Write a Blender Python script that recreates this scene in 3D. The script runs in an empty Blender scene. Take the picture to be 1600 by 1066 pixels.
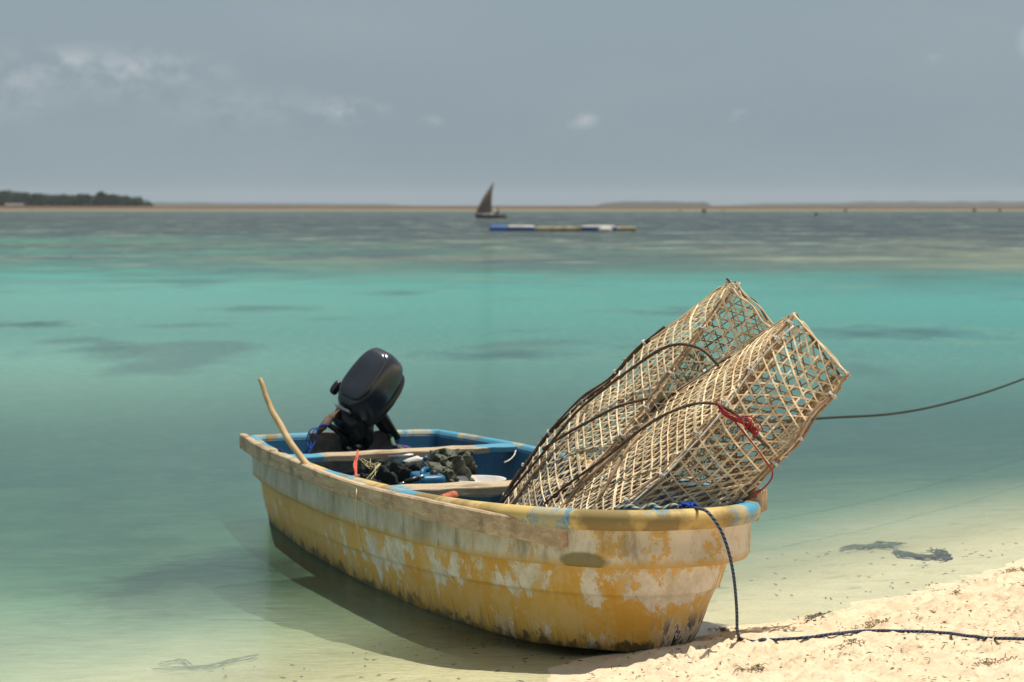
import bpy, bmesh, math, random
import numpy as np
from mathutils import Vector, Matrix
R = math.radians
random.seed(7); rng = np.random.default_rng(7)
scene = bpy.context.scene
C = scene.collection

# ------------------------------------------------------------------ camera
FPX, CAMH, HOR = 3778.0, 1.6, 320.0
cam = bpy.data.cameras.new('camera'); camo = bpy.data.objects.new('camera', cam); C.objects.link(camo)
camo.location = (0, 0, CAMH); camo.rotation_euler = (R(90), 0, 0)
cam.sensor_width = 36; cam.lens = 85; cam.shift_y = -(533-HOR)/1600
cam.clip_start = 0.1; cam.clip_end = 20000
cam.dof.use_dof = True; cam.dof.focus_distance = 8.6; cam.dof.aperture_fstop = 5.6
scene.camera = camo

# ------------------------------------------------------------------ world, sun
SUN_EL, SUN_AZ = 78, 72           # azimuth clockwise from +Y
sd = Vector((math.sin(R(SUN_AZ))*math.cos(R(SUN_EL)), math.cos(R(SUN_AZ))*math.cos(R(SUN_EL)), math.sin(R(SUN_EL))))
w = bpy.data.worlds.new('World'); scene.world = w; w.use_nodes = True
wt = w.node_tree; wt.nodes.clear()

def nn(nt, typ, ins=None, **props):
    n = nt.nodes.new(typ)
    for k, v in props.items(): setattr(n, k, v)
    for k, v in (ins or {}).items():
        s = n.inputs[k]
        if isinstance(v, bpy.types.NodeSocket): nt.links.new(v, s)
        else:
            if isinstance(v, tuple) and len(v) == 3 and s.type == 'RGBA': v = (*v, 1)
            s.default_value = v
    return n
def math_(nt, op, a, b=0.0, clamp=False):
    n = nn(nt, 'ShaderNodeMath', {0: a, 1: b}, operation=op); n.use_clamp = clamp; return n.outputs[0]
def mixc(nt, f, a, b, mode='MIX'):
    n = nt.nodes.new('ShaderNodeMix'); n.data_type = 'RGBA'; n.blend_type = mode
    for k, v in ((0, f), (6, a), (7, b)):
        if isinstance(v, bpy.types.NodeSocket): nt.links.new(v, n.inputs[k])
        else: n.inputs[k].default_value = (*v, 1) if isinstance(v, tuple) and len(v) == 3 else v
    return n.outputs[2]
def ramp(nt, f, stops, interp='LINEAR'):
    n = nt.nodes.new('ShaderNodeValToRGB'); n.color_ramp.interpolation = interp
    e = n.color_ramp.elements
    while len(e) < len(stops): e.new(0.5)
    for el, (p, c) in zip(e, stops):
        el.position = p; el.color = (*c, 1) if isinstance(c, tuple) else (c, c, c, 1)
    nt.links.new(f, n.inputs[0]); return n.outputs[0]
def noise(nt, vec, scale, detail=4, rough=.55, out='Fac', dist=0.0):
    n = nn(nt, 'ShaderNodeTexNoise', {'Scale': scale, 'Detail': detail, 'Roughness': rough, 'Distortion': dist})
    if vec is not None: nt.links.new(vec, n.inputs['Vector'])
    return n.outputs[out]
def stretch(nt, vec, sc, loc=(0, 0, 0)):
    n = nn(nt, 'ShaderNodeMapping', {'Vector': vec, 'Scale': sc, 'Location': loc}); return n.outputs[0]

sky = nn(wt, 'ShaderNodeTexSky', sky_type='NISHITA', sun_disc=False, sun_elevation=R(SUN_EL), sun_rotation=R(SUN_AZ),
         air_density=1.0, dust_density=4.0, ozone_density=1.0)
hs = nn(wt, 'ShaderNodeHueSaturation', {'Saturation': .55, 'Value': 1.0, 'Color': sky.outputs[0]})
# thin clouds: noise over the sky direction, flattened towards the horizon
tc = nn(wt, 'ShaderNodeTexCoord').outputs['Generated']
sep = nn(wt, 'ShaderNodeSeparateXYZ', {0: tc})
# the haze in the air evens the sky out: blend towards one grey blue
base = mixc(wt, .84, hs.outputs[0], (2.30, 2.98, 3.42))
cl = None
for (dx, dz, sx, sz, st) in [(-.165, .054, .062, .014, .75), (-.178, .058, .02, .008, .9), (-.155, .056, .02, .008, .8), (-.11, .04, .05, .012, .35),
                             (-.068, .039, .021, .0075, .9), (-.033, .0345, .007, .003, .7), (.0285, .0355, .0095, .005, 1.0), (.098, .038, .012, .0065, .95),
                             (.171, .059, .006, .0025, .8), (.211, .066, .008, .010, 1.0), (-.20, .05, .03, .02, .5)]:
    ax = math_(wt, 'DIVIDE', math_(wt, 'SUBTRACT', sep.outputs[0], dx), sx)
    az = math_(wt, 'DIVIDE', math_(wt, 'SUBTRACT', sep.outputs[2], dz), sz)
    d = math_(wt, 'SQRT', math_(wt, 'ADD', math_(wt, 'MULTIPLY', ax, ax), math_(wt, 'MULTIPLY', az, az)))
    m = math_(wt, 'MULTIPLY', math_(wt, 'SUBTRACT', 1.0, d, True), st)
    cl = m if cl is None else math_(wt, 'MAXIMUM', cl, m)
cn = noise(wt, stretch(wt, tc, (1, 1, 1.5)), 75, 8, .62)
cm = math_(wt, 'MULTIPLY', cl, ramp(wt, cn, [(.42, 0.0), (.60, 1.0)]))
cn2 = noise(wt, stretch(wt, tc, (1, 1, 3.5)), 7, 4, .5)
cm = math_(wt, 'ADD', math_(wt, 'MULTIPLY', cm, .36), math_(wt, 'MULTIPLY', ramp(wt, cn2, [(.45, 0.0), (.8, 1.0)]), .05), True)
skycol = mixc(wt, cm, base, (6.6, 6.6, 6.7))
front = ramp(wt, math_(wt, 'ADD', math_(wt, 'MULTIPLY', sep.outputs[1], .5), .5), [(.35, 0.0), (.8, 1.0)])
bg = nn(wt, 'ShaderNodeBackground', {'Color': skycol, 'Strength': .10})
wo = nn(wt, 'ShaderNodeOutputWorld', {'Surface': bg.outputs[0]})

sun = bpy.data.lights.new('sun', 'SUN'); sun.energy = 4.6; sun.angle = R(.53); sun.color = (1.0, .93, .80)
suno = bpy.data.objects.new('sun', sun); C.objects.link(suno)
suno.rotation_euler = sd.to_track_quat('Z', 'Y').to_euler(); suno.location = (10, -2, 20)
scene.view_settings.view_transform = 'Standard'; scene.view_settings.look = 'None'
scene.view_settings.exposure = 0.30; scene.view_settings.gamma = 1
scene.cycles.max_bounces = 6; scene.cycles.transparent_max_bounces = 24
scene.cycles.volume_bounces = 0

# ------------------------------------------------------------------ helpers
def lin(c):
    c = np.array(c, float)/255
    return np.where(c <= .04045, c/12.92, ((c+.055)/1.055)**2.4)
def P(px, py, D):                     # a point D metres out, seen at photo pixel (px, py)
    return Vector(((px-800)/FPX*D, D, CAMH-(py-HOR)/FPX*D))
def tag(o, label=None, cat=None, group=None, kind=None):
    if label: o['label'] = label
    if cat: o['category'] = cat
    if group: o['group'] = group
    if kind: o['kind'] = kind
    return o
def empty(name, loc=(0, 0, 0), rz=0):
    o = bpy.data.objects.new(name, None); C.objects.link(o); o.location = loc; o.rotation_euler = (0, 0, rz)
    o.empty_display_size = .1; return o
def mesh(name, V, Fc, mats, parent=None, smooth=True, uv=None, mi=None, loc=None):
    me = bpy.data.meshes.new(name); me.from_pydata([tuple(v) for v in V], [], [tuple(f) for f in Fc]); me.update()
    for m in (mats if isinstance(mats, (list, tuple)) else [mats]): me.materials.append(m)
    if smooth: me.polygons.foreach_set('use_smooth', [True]*len(me.polygons))
    if mi is not None: me.polygons.foreach_set('material_index', mi)
    if uv is not None:
        ul = me.uv_layers.new(name='UVMap'); li = np.zeros(len(me.loops), int); me.loops.foreach_get('vertex_index', li)
        ul.data.foreach_set('uv', np.asarray(uv, np.float32)[li].ravel())
    o = bpy.data.objects.new(name, me); C.objects.link(o)
    if parent: o.parent = parent
    if loc: o.location = loc
    return o
class MB:
    """collects shapes into one mesh object"""
    def __init__(s): s.V = []; s.F = []
    def add(s, V, Fc):
        b = len(s.V); s.V += [tuple(v) for v in V]; s.F += [tuple(i+b for i in f) for f in Fc]; return s
    def box(s, c, size, M=None, bev=0.0):
        bm = bmesh.new(); bmesh.ops.create_cube(bm, size=1)
        for v in bm.verts: v.co = Vector((v.co.x*size[0], v.co.y*size[1], v.co.z*size[2]))
        if bev: bmesh.ops.bevel(bm, geom=bm.edges[:], offset=bev, segments=2, affect='EDGES', profile=.6)
        M = M or Matrix.Identity(3); c = Vector(c); bm.verts.index_update()
        s.add([c + M @ v.co for v in bm.verts], [[v.index for v in f.verts] for f in bm.faces]); bm.free(); return s
    def tube(s, pts, r, n=8, cap=True, flat=1.0):
        pts = [Vector(p) for p in pts]; m = len(pts); rs = r if hasattr(r, '__len__') else [r]*m
        V = []; up = Vector((0, 0, 1)); prev = None
        for i, p in enumerate(pts):
            t = (pts[min(i+1, m-1)]-pts[max(i-1, 0)])
            if t.length < 1e-9: t = Vector((0, 0, 1))
            t.normalize()
            if prev is None:
                prev = t.cross(up if abs(t.z) < .9 else Vector((1, 0, 0))).normalized()
            x = (prev - t*prev.dot(t)); x = x.normalized() if x.length > 1e-6 else t.orthogonal().normalized()
            y = t.cross(x); prev = x
            for k in range(n):
                a = 2*math.pi*k/n; V.append(p + x*math.cos(a)*rs[i] + y*math.sin(a)*rs[i]*flat)
        Fc = [(i*n+k, i*n+(k+1) % n, (i+1)*n+(k+1) % n, (i+1)*n+k) for i in range(m-1) for k in range(n)]
        if cap: Fc += [tuple(range(n-1, -1, -1)), tuple((m-1)*n+k for k in range(n))]
        return s.add(V, Fc)
    def lathe(s, prof, c=(0, 0, 0), n=24, M=None):
        M = M or Matrix.Identity(3); c = Vector(c); V = []
        for r, z in prof:
            for k in range(n):
                a = 2*math.pi*k/n; V.append(c + M @ Vector((r*math.cos(a), r*math.sin(a), z)))
        m = len(prof)
        return s.add(V, [(i*n+k, i*n+(k+1) % n, (i+1)*n+(k+1) % n, (i+1)*n+k) for i in range(m-1) for k in range(n)])
    def superell(s, c, size, e1=.5, e2=.5, M=None, nu=28, nv=20, warp=None):
        M = M or Matrix.Identity(3); c = Vector(c); V = []
        sp = lambda x, e: math.copysign(abs(x)**e, x)
        for j in range(nv+1):
            ph = -math.pi/2 + math.pi*j/nv
            for i in range(nu):
                th = 2*math.pi*i/nu
                p = Vector((sp(math.cos(ph), e1)*sp(math.cos(th), e2), sp(math.cos(ph), e1)*sp(math.sin(th), e2), sp(math.sin(ph), e1)))
                if warp: p = warp(p)
                V.append(c + M @ Vector((p.x*size[0]/2, p.y*size[1]/2, p.z*size[2]/2)))
        return s.add(V, [(j*nu+i, j*nu+(i+1) % nu, (j+1)*nu+(i+1) % nu, (j+1)*nu+i) for j in range(nv) for i in range(nu)])
    def build(s, name, m, parent=None, smooth=True):
        return mesh(name, s.V, s.F, m, parent, smooth)
def autosmooth(o, ang=35):
    me = o.data; bm = bmesh.new(); bm.from_mesh(me)
    for e in bm.edges:
        if len(e.link_faces) == 2 and e.calc_face_angle(0) > R(ang): e.smooth = False
    bm.to_mesh(me); bm.free(); return o
def spline(pts, n=60):
    pts = [Vector(p) for p in pts]; q = [2*pts[0]-pts[1]] + pts + [2*pts[-1]-pts[-2]]; out = []
    m = len(pts)-1
    for i in range(n+1):
        t = i/n*m; k = min(int(t), m-1); f = t-k; a, b, c, d = q[k:k+4]
        out.append(.5*((2*b)+(c-a)*f+(2*a-5*b+4*c-d)*f*f+(3*b-a-3*c+d)*f**3))
    return out
# numpy value noise
_tab = rng.random((256, 256))
def vnoise(x, y):
    xi = np.floor(x).astype(int); yi = np.floor(y).astype(int); fx = x-xi; fy = y-yi
    fx = fx*fx*(3-2*fx); fy = fy*fy*(3-2*fy); g = lambda a, b: _tab[a & 255, b & 255]
    return (g(xi, yi)*(1-fx)+g(xi+1, yi)*fx)*(1-fy)+(g(xi, yi+1)*(1-fx)+g(xi+1, yi+1)*fx)*fy
def fbm(x, y, o=4, p=.5):
    s = 0; a = 1; t = 0
    for k in range(o): s = s+a*vnoise(x*2**k+17*k, y*2**k+31*k); t += a; a *= p
    return s/t

def newmat(name):
    m = bpy.data.materials.new(name); m.use_nodes = True; nt = m.node_tree; nt.nodes.clear()
    out = nt.nodes.new('ShaderNodeOutputMaterial'); return m, nt, out
def pbsdf(nt, out, color, rough=.6, bump=None, bstr=.3, bdist=.01, spec=.5, metal=0.0, **kw):
    ins = {'Base Color': color, 'Roughness': rough, 'Metallic': metal, 'Specular IOR Level': spec}; ins.update(kw)
    b = nn(nt, 'ShaderNodeBsdfPrincipled', ins)
    if bump is not None:
        bp = nn(nt, 'ShaderNodeBump', {'Strength': bstr, 'Distance': bdist, 'Height': bump}); nt.links.new(bp.outputs[0], b.inputs['Normal'])
    nt.links.new(b.outputs[0], out.inputs['Surface']); return b
def simple(name, c1, c2=None, rough=.6, scale=8, st=(1, 1, 1), bstr=.25, bdist=.004, spec=.4, metal=0.0, island=0.0, lo=.35, hi=.65):
    m, nt, out = newmat(name); oc = nn(nt, 'ShaderNodeTexCoord').outputs['Object']
    v = stretch(nt, oc, st); n = noise(nt, v, scale, 6, .6)
    col = mixc(nt, ramp(nt, n, [(lo, 0.0), (hi, 1.0)]), c1, c2 or tuple(x*.6 for x in c1))
    if island:
        ri = nn(nt, 'ShaderNodeNewGeometry').outputs['Random Per Island']
        k = math_(nt, 'ADD', math_(nt, 'MULTIPLY', ri, island), 1-island/2)
        col = nn(nt, 'ShaderNodeVectorMath', {0: col, 'Scale': k}, operation='SCALE').outputs[0]
    pbsdf(nt, out, col, rough, noise(nt, v, scale*4, 5, .6), bstr, bdist, spec, metal); return m

M = {}
M['stick'] = simple('dark_stick', (.10, .062, .04), (.045, .028, .02), .75, 30, island=.5)
M['tan_stick'] = simple('tan_stick', (.36, .25, .15), (.18, .115, .07), .7, 25, island=.4)
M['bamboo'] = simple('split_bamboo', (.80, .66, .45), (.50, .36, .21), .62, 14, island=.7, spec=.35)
M['shaded_bamboo'] = simple('shaded_split_bamboo', (.42, .31, .18), (.24, .16, .085), .7, 14, island=.7, spec=.3)  # darker copy of the bamboo: shade inside the traps put into the colour
M['white_cord'] = simple('white_cord', (.62, .60, .56), (.42, .38, .34), .6, 40)
M['red_cord'] = simple('red_cord', (.33, .018, .022), (.18, .01, .014), .6, 60)
M['black'] = simple('black_plastic', (.012, .013, .016), (.006, .006, .008), .35, 12, bstr=.05, spec=.5)
M['cowl'] = simple('cowl_paint', (.026, .030, .044), (.014, .016, .024), .22, 5, bstr=.03, spec=.6)
M['metal'] = simple('worn_metal', (.45, .45, .45), (.2, .2, .2), .35, 30, metal=.9)
M['rubber'] = simple('rubber', (.02, .02, .02), (.01, .01, .01), .6, 20)
M['tarp'] = simple('olive_tarp', (.10, .105, .07), (.045, .05, .035), .7, 9, bstr=.5)
M['bluepl'] = simple('blue_plastic', (.015, .13, .26), (.01, .08, .17), .4, 10)
M['whitepl'] = simple('white_plastic', (.62, .60, .58), (.45, .42, .4), .45, 12)
M['orange'] = simple('orange_rubber', (.5, .13, .06), (.3, .07, .03), .5, 20)
M['sail'] = simple('brown_sail', (.22, .155, .11), (.15, .10, .075), .85, 1.2)
M['dhow'] = simple('dark_boat_wood', (.05, .045, .04), (.025, .022, .02), .7, 2)
M['hut'] = simple('grey_hut_wall', (.17, .16, .15), (.12, .11, .10), .8, .5)
M['leafy'] = simple('distant_foliage', (.020, .046, .012), (.008, .020, .006), .8, .25, island=.9, bstr=0)
M['bark'] = simple('bark', (.10, .07, .045), (.05, .035, .02), .9, 3)
M['rock'] = simple('dark_rock', (.06, .05, .04), (.03, .025, .02), .9, 2)
M['skin'] = simple('dark_skin', (.10, .055, .035), (.08, .045, .03), .6, 5)
M['islet'] = simple('island_green', (.02, .03, .025), (.015, .02, .015), .9, .02, bstr=0)
M['khaki'] = simple('khaki_tarp', (.36, .31, .17), (.16, .14, .08), .8, 4)
M['float_blue'] = simple('blue_float', (.03, .12, .42), (.02, .08, .3), .5, 1.5)
M['float_white'] = simple('white_float', (.6, .56, .52), (.45, .42, .38), .6, 1.5)
M['weed'] = simple('dead_seaweed', (.11, .11, .085), (.05, .05, .038), .85, 30, island=.6)
M['weedtan'] = simple('dry_seaweed', (.20, .13, .06), (.11, .07, .03), .85, 30, island=.6)
M['purple'] = simple('purple_cloth', (.12, .06, .22), (.06, .03, .12), .7, 12)

def rope_mat(name, c1, c2):
    m, nt, out = newmat(name); oc = nn(nt, 'ShaderNodeTexCoord').outputs['UV']
    wv = nn(nt, 'ShaderNodeTexWave', {'Vector': oc, 'Scale': 1.0, 'Distortion': .4}, wave_type='BANDS', bands_direction='DIAGONAL').outputs['Fac']
    col = mixc(nt, ramp(nt, wv, [(.2, 0.0), (.6, 1.0)]), c2, c1)
    pbsdf(nt, out, col, .8, wv, .9, .003, .2); return m
M['rope_blue'] = rope_mat('blue_rope', (.085, .115, .19), (.015, .02, .045))
M['rope_bright'] = rope_mat('bright_blue_rope', (.03, .10, .5), (.01, .04, .25))
M['rope_green'] = rope_mat('green_rope', (.12, .2, .12), (.03, .06, .05))
M['rope_dark'] = rope_mat('dark_rope', (.06, .065, .05), (.02, .025, .02))
M['rope_grey'] = rope_mat('grey_rope', (.33, .34, .30), (.10, .12, .10))
def rope(name, pts, r, m, parent=None, n=8, seg=80, pitch=3.0):
    """a twisted three-strand rope: lobed section that turns along its length"""
    pts = spline(pts, seg); L = 0; V = []; uv = []; prev = None; K = 12
    for i, p in enumerate(pts):
        t = (pts[min(i+1, seg)]-pts[max(i-1, 0)]).normalized()
        if i: L += (p-pts[i-1]).length
        if prev is None: prev = t.orthogonal().normalized()
        x = (prev-t*prev.dot(t)).normalized(); y = t.cross(x); prev = x
        for k in range(K):
            a = 2*math.pi*k/K; V.append(p+(x*math.cos(a)+y*math.sin(a))*r); uv.append((L/(r*2.6)*.5, k/K*3*.5))
    Fc = [(i*K+k, i*K+(k+1) % K, (i+1)*K+(k+1) % K, (i+1)*K+k) for i in range(seg) for k in range(K)]
    Fc += [tuple(range(K-1, -1, -1)), tuple(seg*K+k for k in range(K))]
    return mesh(name, V, Fc, m, parent, uv=uv)

# ------------------------------------------------------------------ ground
SH0 = np.array([.31, 8.28]); SHN = np.array([-.77, .64])
def shore(x, y):       # >0 out in the water, <0 on the beach, metres
    s = (x-SH0[0])*SHN[0]+(y-SH0[1])*SHN[1]
    return s + .10*(fbm(x*1.3+5, y*1.3, 3)-.5)*2*np.exp(-np.abs(s)/3)
def ground_z(x, y, fine=True):
    s = shore(x, y)
    land = np.where(s < 0, -s*.105+.018*np.clip(-s/.15, 0, 1), 0)
    sea = np.where(s > 0, -(.085*np.minimum(s, 6)+.02*np.clip(s-6, 0, 60)), 0)
    z = land+sea+.004
    if fine:
        k = np.clip(.15-s, 0, .5)/.5
        z = z+k*(.065*(fbm(x*3.5, y*3.5, 3)-.5)-.085*np.clip(.10-np.abs(fbm(x*7+4, y*7, 3)-.5), 0, .1)+.060*(fbm(x*14, y*14, 4, .6)-.5)+.09*np.clip(fbm(x*30+9, y*30, 3, .6)-.54, 0, 1)*np.clip((fbm(x*3+1, y*3, 2)-.35)*4, 0, 1))
        z = z+(1-k)*.02*(fbm(x*3, y*3, 3)-.5)
        z = z+.040*np.exp(-(((x-.62)/.42)**2+((y-8.42)/.26)**2))+.02*np.exp(-(((x-.85)/.25)**2+((y-8.75)/.25)**2))
    return z
def grid(xs, ys, zf):
    X, Y = np.meshgrid(xs, ys); Z = zf(X, Y); V = np.stack([X, Y, Z], -1).reshape(-1, 3)
    nx, ny = len(xs), len(ys); i = np.arange(nx-1); j = np.arange(ny-1); I, J = np.meshgrid(i, j); a = (J*nx+I).ravel()
    return V, np.stack([a, a+1, a+nx+1, a+nx], -1)
def npmesh(name, V, Q, m, attrs=None):
    me = bpy.data.meshes.new(name); me.vertices.add(len(V)); me.vertices.foreach_set('co', V.astype(np.float32).ravel())
    me.loops.add(len(Q)*4); me.loops.foreach_set('vertex_index', Q.astype(np.int32).ravel())
    me.polygons.add(len(Q)); me.polygons.foreach_set('loop_start', np.arange(0, len(Q)*4, 4, dtype=np.int32))
    me.polygons.foreach_set('loop_total', np.full(len(Q), 4, dtype=np.int32)); me.update(calc_edges=True)
    me.polygons.foreach_set('use_smooth', [True]*len(Q)); me.materials.append(m)
    for k, (typ, dat) in (attrs or {}).items():
        a = me.attributes.new(k, typ, 'POINT'); a.data.foreach_set('color' if 'COLOR' in typ else 'value', dat.astype(np.float32).ravel())
    o = bpy.data.objects.new(name, me); C.objects.link(o); return o
def axis(segs):
    out = []
    for a, b, st in segs: out += list(np.arange(a, b-1e-6, st))
    return np.array(out+[segs[-1][1]])
gx = axis([(-4000, -400, 600), (-400, -40, 60), (-40, -6, 4), (-6, -2.6, .25), (-2.6, -.2, .04), (-.2, 2.9, .0125), (2.9, 6, .2), (6, 40, 4), (40, 400, 60), (400, 4000, 600)])
gy = axis([(-30, 4, 3), (4, 6.9, .1), (6.9, 10.8, .0125), (10.8, 14, .05), (14, 30, .8), (30, 100, 5), (100, 1000, 90), (1000, 6000, 1000)])
V, Q = grid(gx, gy, ground_z)
m, nt, out = newmat('sand'); oc = nn(nt, 'ShaderNodeTexCoord').outputs['Object']
n1 = noise(nt, oc, 5, 6, .62); n2 = noise(nt, oc, 45, 5, .6); n3 = noise(nt, oc, 260, 3, .6)
col = mixc(nt, ramp(nt, n1, [(.40, 0.0), (.64, 1.0)]), (.60, .475, .33), (.67, .545, .395))
col = mixc(nt, ramp(nt, n2, [(.54, 0.0), (.70, .8)]), col, (.42, .28, .14))
col = mixc(nt, ramp(nt, n3, [(.62, 0.0), (.75, .45)]), col, (.30, .21, .12))
zz = nn(nt, 'ShaderNodeSeparateXYZ', {0: oc}).outputs[2]
wet = ramp(nt, math_(nt, 'ADD', zz, math_(nt, 'MULTIPLY', n1, .015)), [(.0, 1.0), (.012, .9), (.034, 0.0)])
col = mixc(nt, math_(nt, 'MULTIPLY', wet, .35), col, (.57, .49, .36))
wd_ = noise(nt, oc, 1.1, 5, .6)
deepm = ramp(nt, math_(nt, 'MULTIPLY', math_(nt, 'ADD', zz, math_(nt, 'MULTIPLY', math_(nt, 'SUBTRACT', wd_, .5), .12)), -1.0), [(.13, 0.0), (.24, 1.0)])
fl_ = noise(nt, stretch(nt, oc, (1, 1.6, 1)), 4.5, 9, .74)
col = mixc(nt, math_(nt, 'MULTIPLY', ramp(nt, zz, [(0.0, 0.0)]) if False else ramp(nt, math_(nt, 'MULTIPLY', zz, -1.0), [(.004, 0.0), (.02, 1.0)]), ramp(nt, fl_, [(.56, 0.0), (.66, .6)])), col, (.24, .24, .16))
teal = mixc(nt, ramp(nt, wd_, [(.4, 0.0), (.6, 1.0)]), (.19, .31, .22), (.12, .21, .16))
px_ = nn(nt, 'ShaderNodeSeparateXYZ', {0: oc})
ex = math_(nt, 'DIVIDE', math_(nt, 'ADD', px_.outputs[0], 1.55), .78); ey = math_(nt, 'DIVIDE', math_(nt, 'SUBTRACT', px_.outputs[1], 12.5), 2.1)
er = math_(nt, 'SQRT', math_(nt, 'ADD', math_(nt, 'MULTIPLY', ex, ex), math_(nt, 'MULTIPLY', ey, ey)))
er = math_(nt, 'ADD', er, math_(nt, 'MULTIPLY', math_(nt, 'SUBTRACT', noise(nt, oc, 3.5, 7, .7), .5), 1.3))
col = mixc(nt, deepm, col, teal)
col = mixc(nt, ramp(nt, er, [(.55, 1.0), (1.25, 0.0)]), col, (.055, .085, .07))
hb = math_(nt, 'ADD', math_(nt, 'MULTIPLY', n2, .7), math_(nt, 'MULTIPLY', n3, .3))
pbsdf(nt, out, col, .9, hb, .55, .015, .2)
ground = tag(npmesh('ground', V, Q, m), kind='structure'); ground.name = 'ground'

# ------------------------------------------------------------------ water
NY, NX = 560, 640
ys = 5.0*(5000/5.0)**(np.linspace(0, 1, NY)); us = np.linspace(-1, 1, NX)
Yg = np.repeat(ys[:, None], NX, 1); Xg = us[None, :]*(ys[:, None]*.95+5)
Xg = Xg.astype(float)
V = np.stack([Xg, Yg, np.zeros_like(Xg)], -1).reshape(-1, 3)
I, J = np.meshgrid(np.arange(NX-1), np.arange(NY-1)); a0 = (J*NX+I).ravel(); Q = np.stack([a0, a0+1, a0+NX+1, a0+NX], -1)
s = shore(Xg, Yg)
opq = np.clip((s-.25)/2.3, 0, 1); opq = opq*opq*(3-2*opq)
po = HOR+FPX*CAMH/Yg          # how far out, on a 1/distance scale
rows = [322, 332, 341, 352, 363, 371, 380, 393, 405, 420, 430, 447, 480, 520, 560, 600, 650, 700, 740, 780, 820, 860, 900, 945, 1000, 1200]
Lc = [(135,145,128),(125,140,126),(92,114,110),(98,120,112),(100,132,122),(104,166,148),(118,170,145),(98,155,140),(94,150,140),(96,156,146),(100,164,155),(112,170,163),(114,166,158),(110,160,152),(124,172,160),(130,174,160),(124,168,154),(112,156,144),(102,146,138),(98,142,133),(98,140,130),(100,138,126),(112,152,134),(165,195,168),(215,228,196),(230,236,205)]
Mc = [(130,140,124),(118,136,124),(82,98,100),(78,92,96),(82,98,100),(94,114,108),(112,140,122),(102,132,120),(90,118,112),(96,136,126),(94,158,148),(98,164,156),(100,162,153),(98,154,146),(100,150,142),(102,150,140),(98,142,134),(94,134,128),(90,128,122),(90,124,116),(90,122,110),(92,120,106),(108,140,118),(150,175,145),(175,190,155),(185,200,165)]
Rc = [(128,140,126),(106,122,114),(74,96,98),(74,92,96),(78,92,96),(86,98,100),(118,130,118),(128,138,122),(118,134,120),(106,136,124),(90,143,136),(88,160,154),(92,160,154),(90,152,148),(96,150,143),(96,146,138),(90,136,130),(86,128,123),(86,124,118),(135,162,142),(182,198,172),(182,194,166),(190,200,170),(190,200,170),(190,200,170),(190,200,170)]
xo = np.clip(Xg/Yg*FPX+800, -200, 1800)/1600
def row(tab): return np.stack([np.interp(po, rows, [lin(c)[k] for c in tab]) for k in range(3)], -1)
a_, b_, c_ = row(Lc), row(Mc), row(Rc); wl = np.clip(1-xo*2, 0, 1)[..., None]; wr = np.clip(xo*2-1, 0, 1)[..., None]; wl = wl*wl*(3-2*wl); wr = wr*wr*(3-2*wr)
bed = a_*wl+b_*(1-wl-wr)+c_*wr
# beds of weed on the sea floor, in two sizes
far = 1/(1+np.exp(-(np.log(Yg)-math.log(52))*7))
nz = fbm(Xg/9+3, Yg/16+8, 5, .62); nz2 = fbm(Xg/4.2+40, Yg/9+1, 5, .62)
dark = lin((84, 96, 102)); pale = lin((165, 172, 145))
k = (far*np.clip((nz-.50)*3.2, 0, .75))[..., None]; bed = bed*(1-k)+dark*k
band = np.exp(-((po-398)/24)**2)+.35*np.exp(-((po-372)/10)**2)
k = (band*np.clip((nz2-.50)*5, 0, .85)*np.clip(.45+.55*(xo-.3)*2, .25, 1))[..., None]; bed = bed*(1-k)+pale*k
near = (1-far)*np.clip((Yg-13)/6, 0, 1)
nz3 = fbm(Xg/1.7+11, Yg/3.4+77, 4, .55); k = (near*np.clip((nz3-.60)*3, 0, .45))[..., None]; bed = bed*(1-k)+dark*k
for (px, py, hw, hh, st) in [(790, 555, 150, 9, .55), (1410, 520, 150, 11, .7), (40, 507, 75, 6, .75), (300, 440, 120, 5, .5), (400, 482, 95, 6, .45), (160, 547, 80, 6, .35), (620, 458, 70, 4, .5), (300, 508, 90, 5, .4), (1050, 490, 70, 5, .4), (1350, 705, 120, 16, .2)]:
    D = FPX*CAMH/(py-HOR); cx = (px-800)/FPX*D; rx = hw/FPX*D; ry = hh*D*D/(FPX*CAMH)
    wob = (fbm(Xg/rx*2.5+px, Yg/ry*1.5, 4, .6)-.5)*1.4
    d = np.sqrt(((Xg-cx)/rx)**2+((Yg-D)/ry)**2)+wob
    k = (np.clip(1.15-d, 0, 1)*st)[..., None]; bed = bed*(1-k)+lin((70, 92, 100))*k
    k = (np.clip(1-np.abs(d-1.25)*3, 0, 1)*st*.3)[..., None]; bed = bed*(1-k)+lin((140, 165, 140))*k
# darker weedy patch off the stern in about knee-deep water
d = np.sqrt(((Xg+1.45)/.62)**2+((Yg-10.9)/1.15)**2)+(fbm(Xg*1.6, Yg*1.2, 4)-.5)*1.6
k = (np.clip((1.25-d)*1.6, 0, 1)*.62)[..., None]; bed = bed*(1-k)+np.clip((lin((84, 108, 102))-skyr)/LIT, .004, 1)*k*1.0 if False else bed*(1-k)+lin((70, 96, 90))*k
capm = .36+.64*np.clip((Yg-12.5)/12, 0, 1); opq = np.minimum(opq, capm)
d = np.sqrt(((Xg+1.75)/.5)**2+((Yg-8.75)/.22)**2)+(fbm(Xg*3+4, Yg*3, 4)-.5)*1.6
opq = np.maximum(opq, np.clip(1.0-d, 0, 1)*.45)
REFL, LIT = .30, 1.30
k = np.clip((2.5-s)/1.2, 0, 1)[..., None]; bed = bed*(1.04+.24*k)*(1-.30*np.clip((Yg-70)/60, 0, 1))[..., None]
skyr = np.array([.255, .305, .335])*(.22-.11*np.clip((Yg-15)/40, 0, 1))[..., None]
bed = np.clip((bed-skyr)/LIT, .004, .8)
bedc = np.concatenate([bed, np.ones(bed.shape[:2]+(1,))], -1).reshape(-1, 4)
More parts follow.
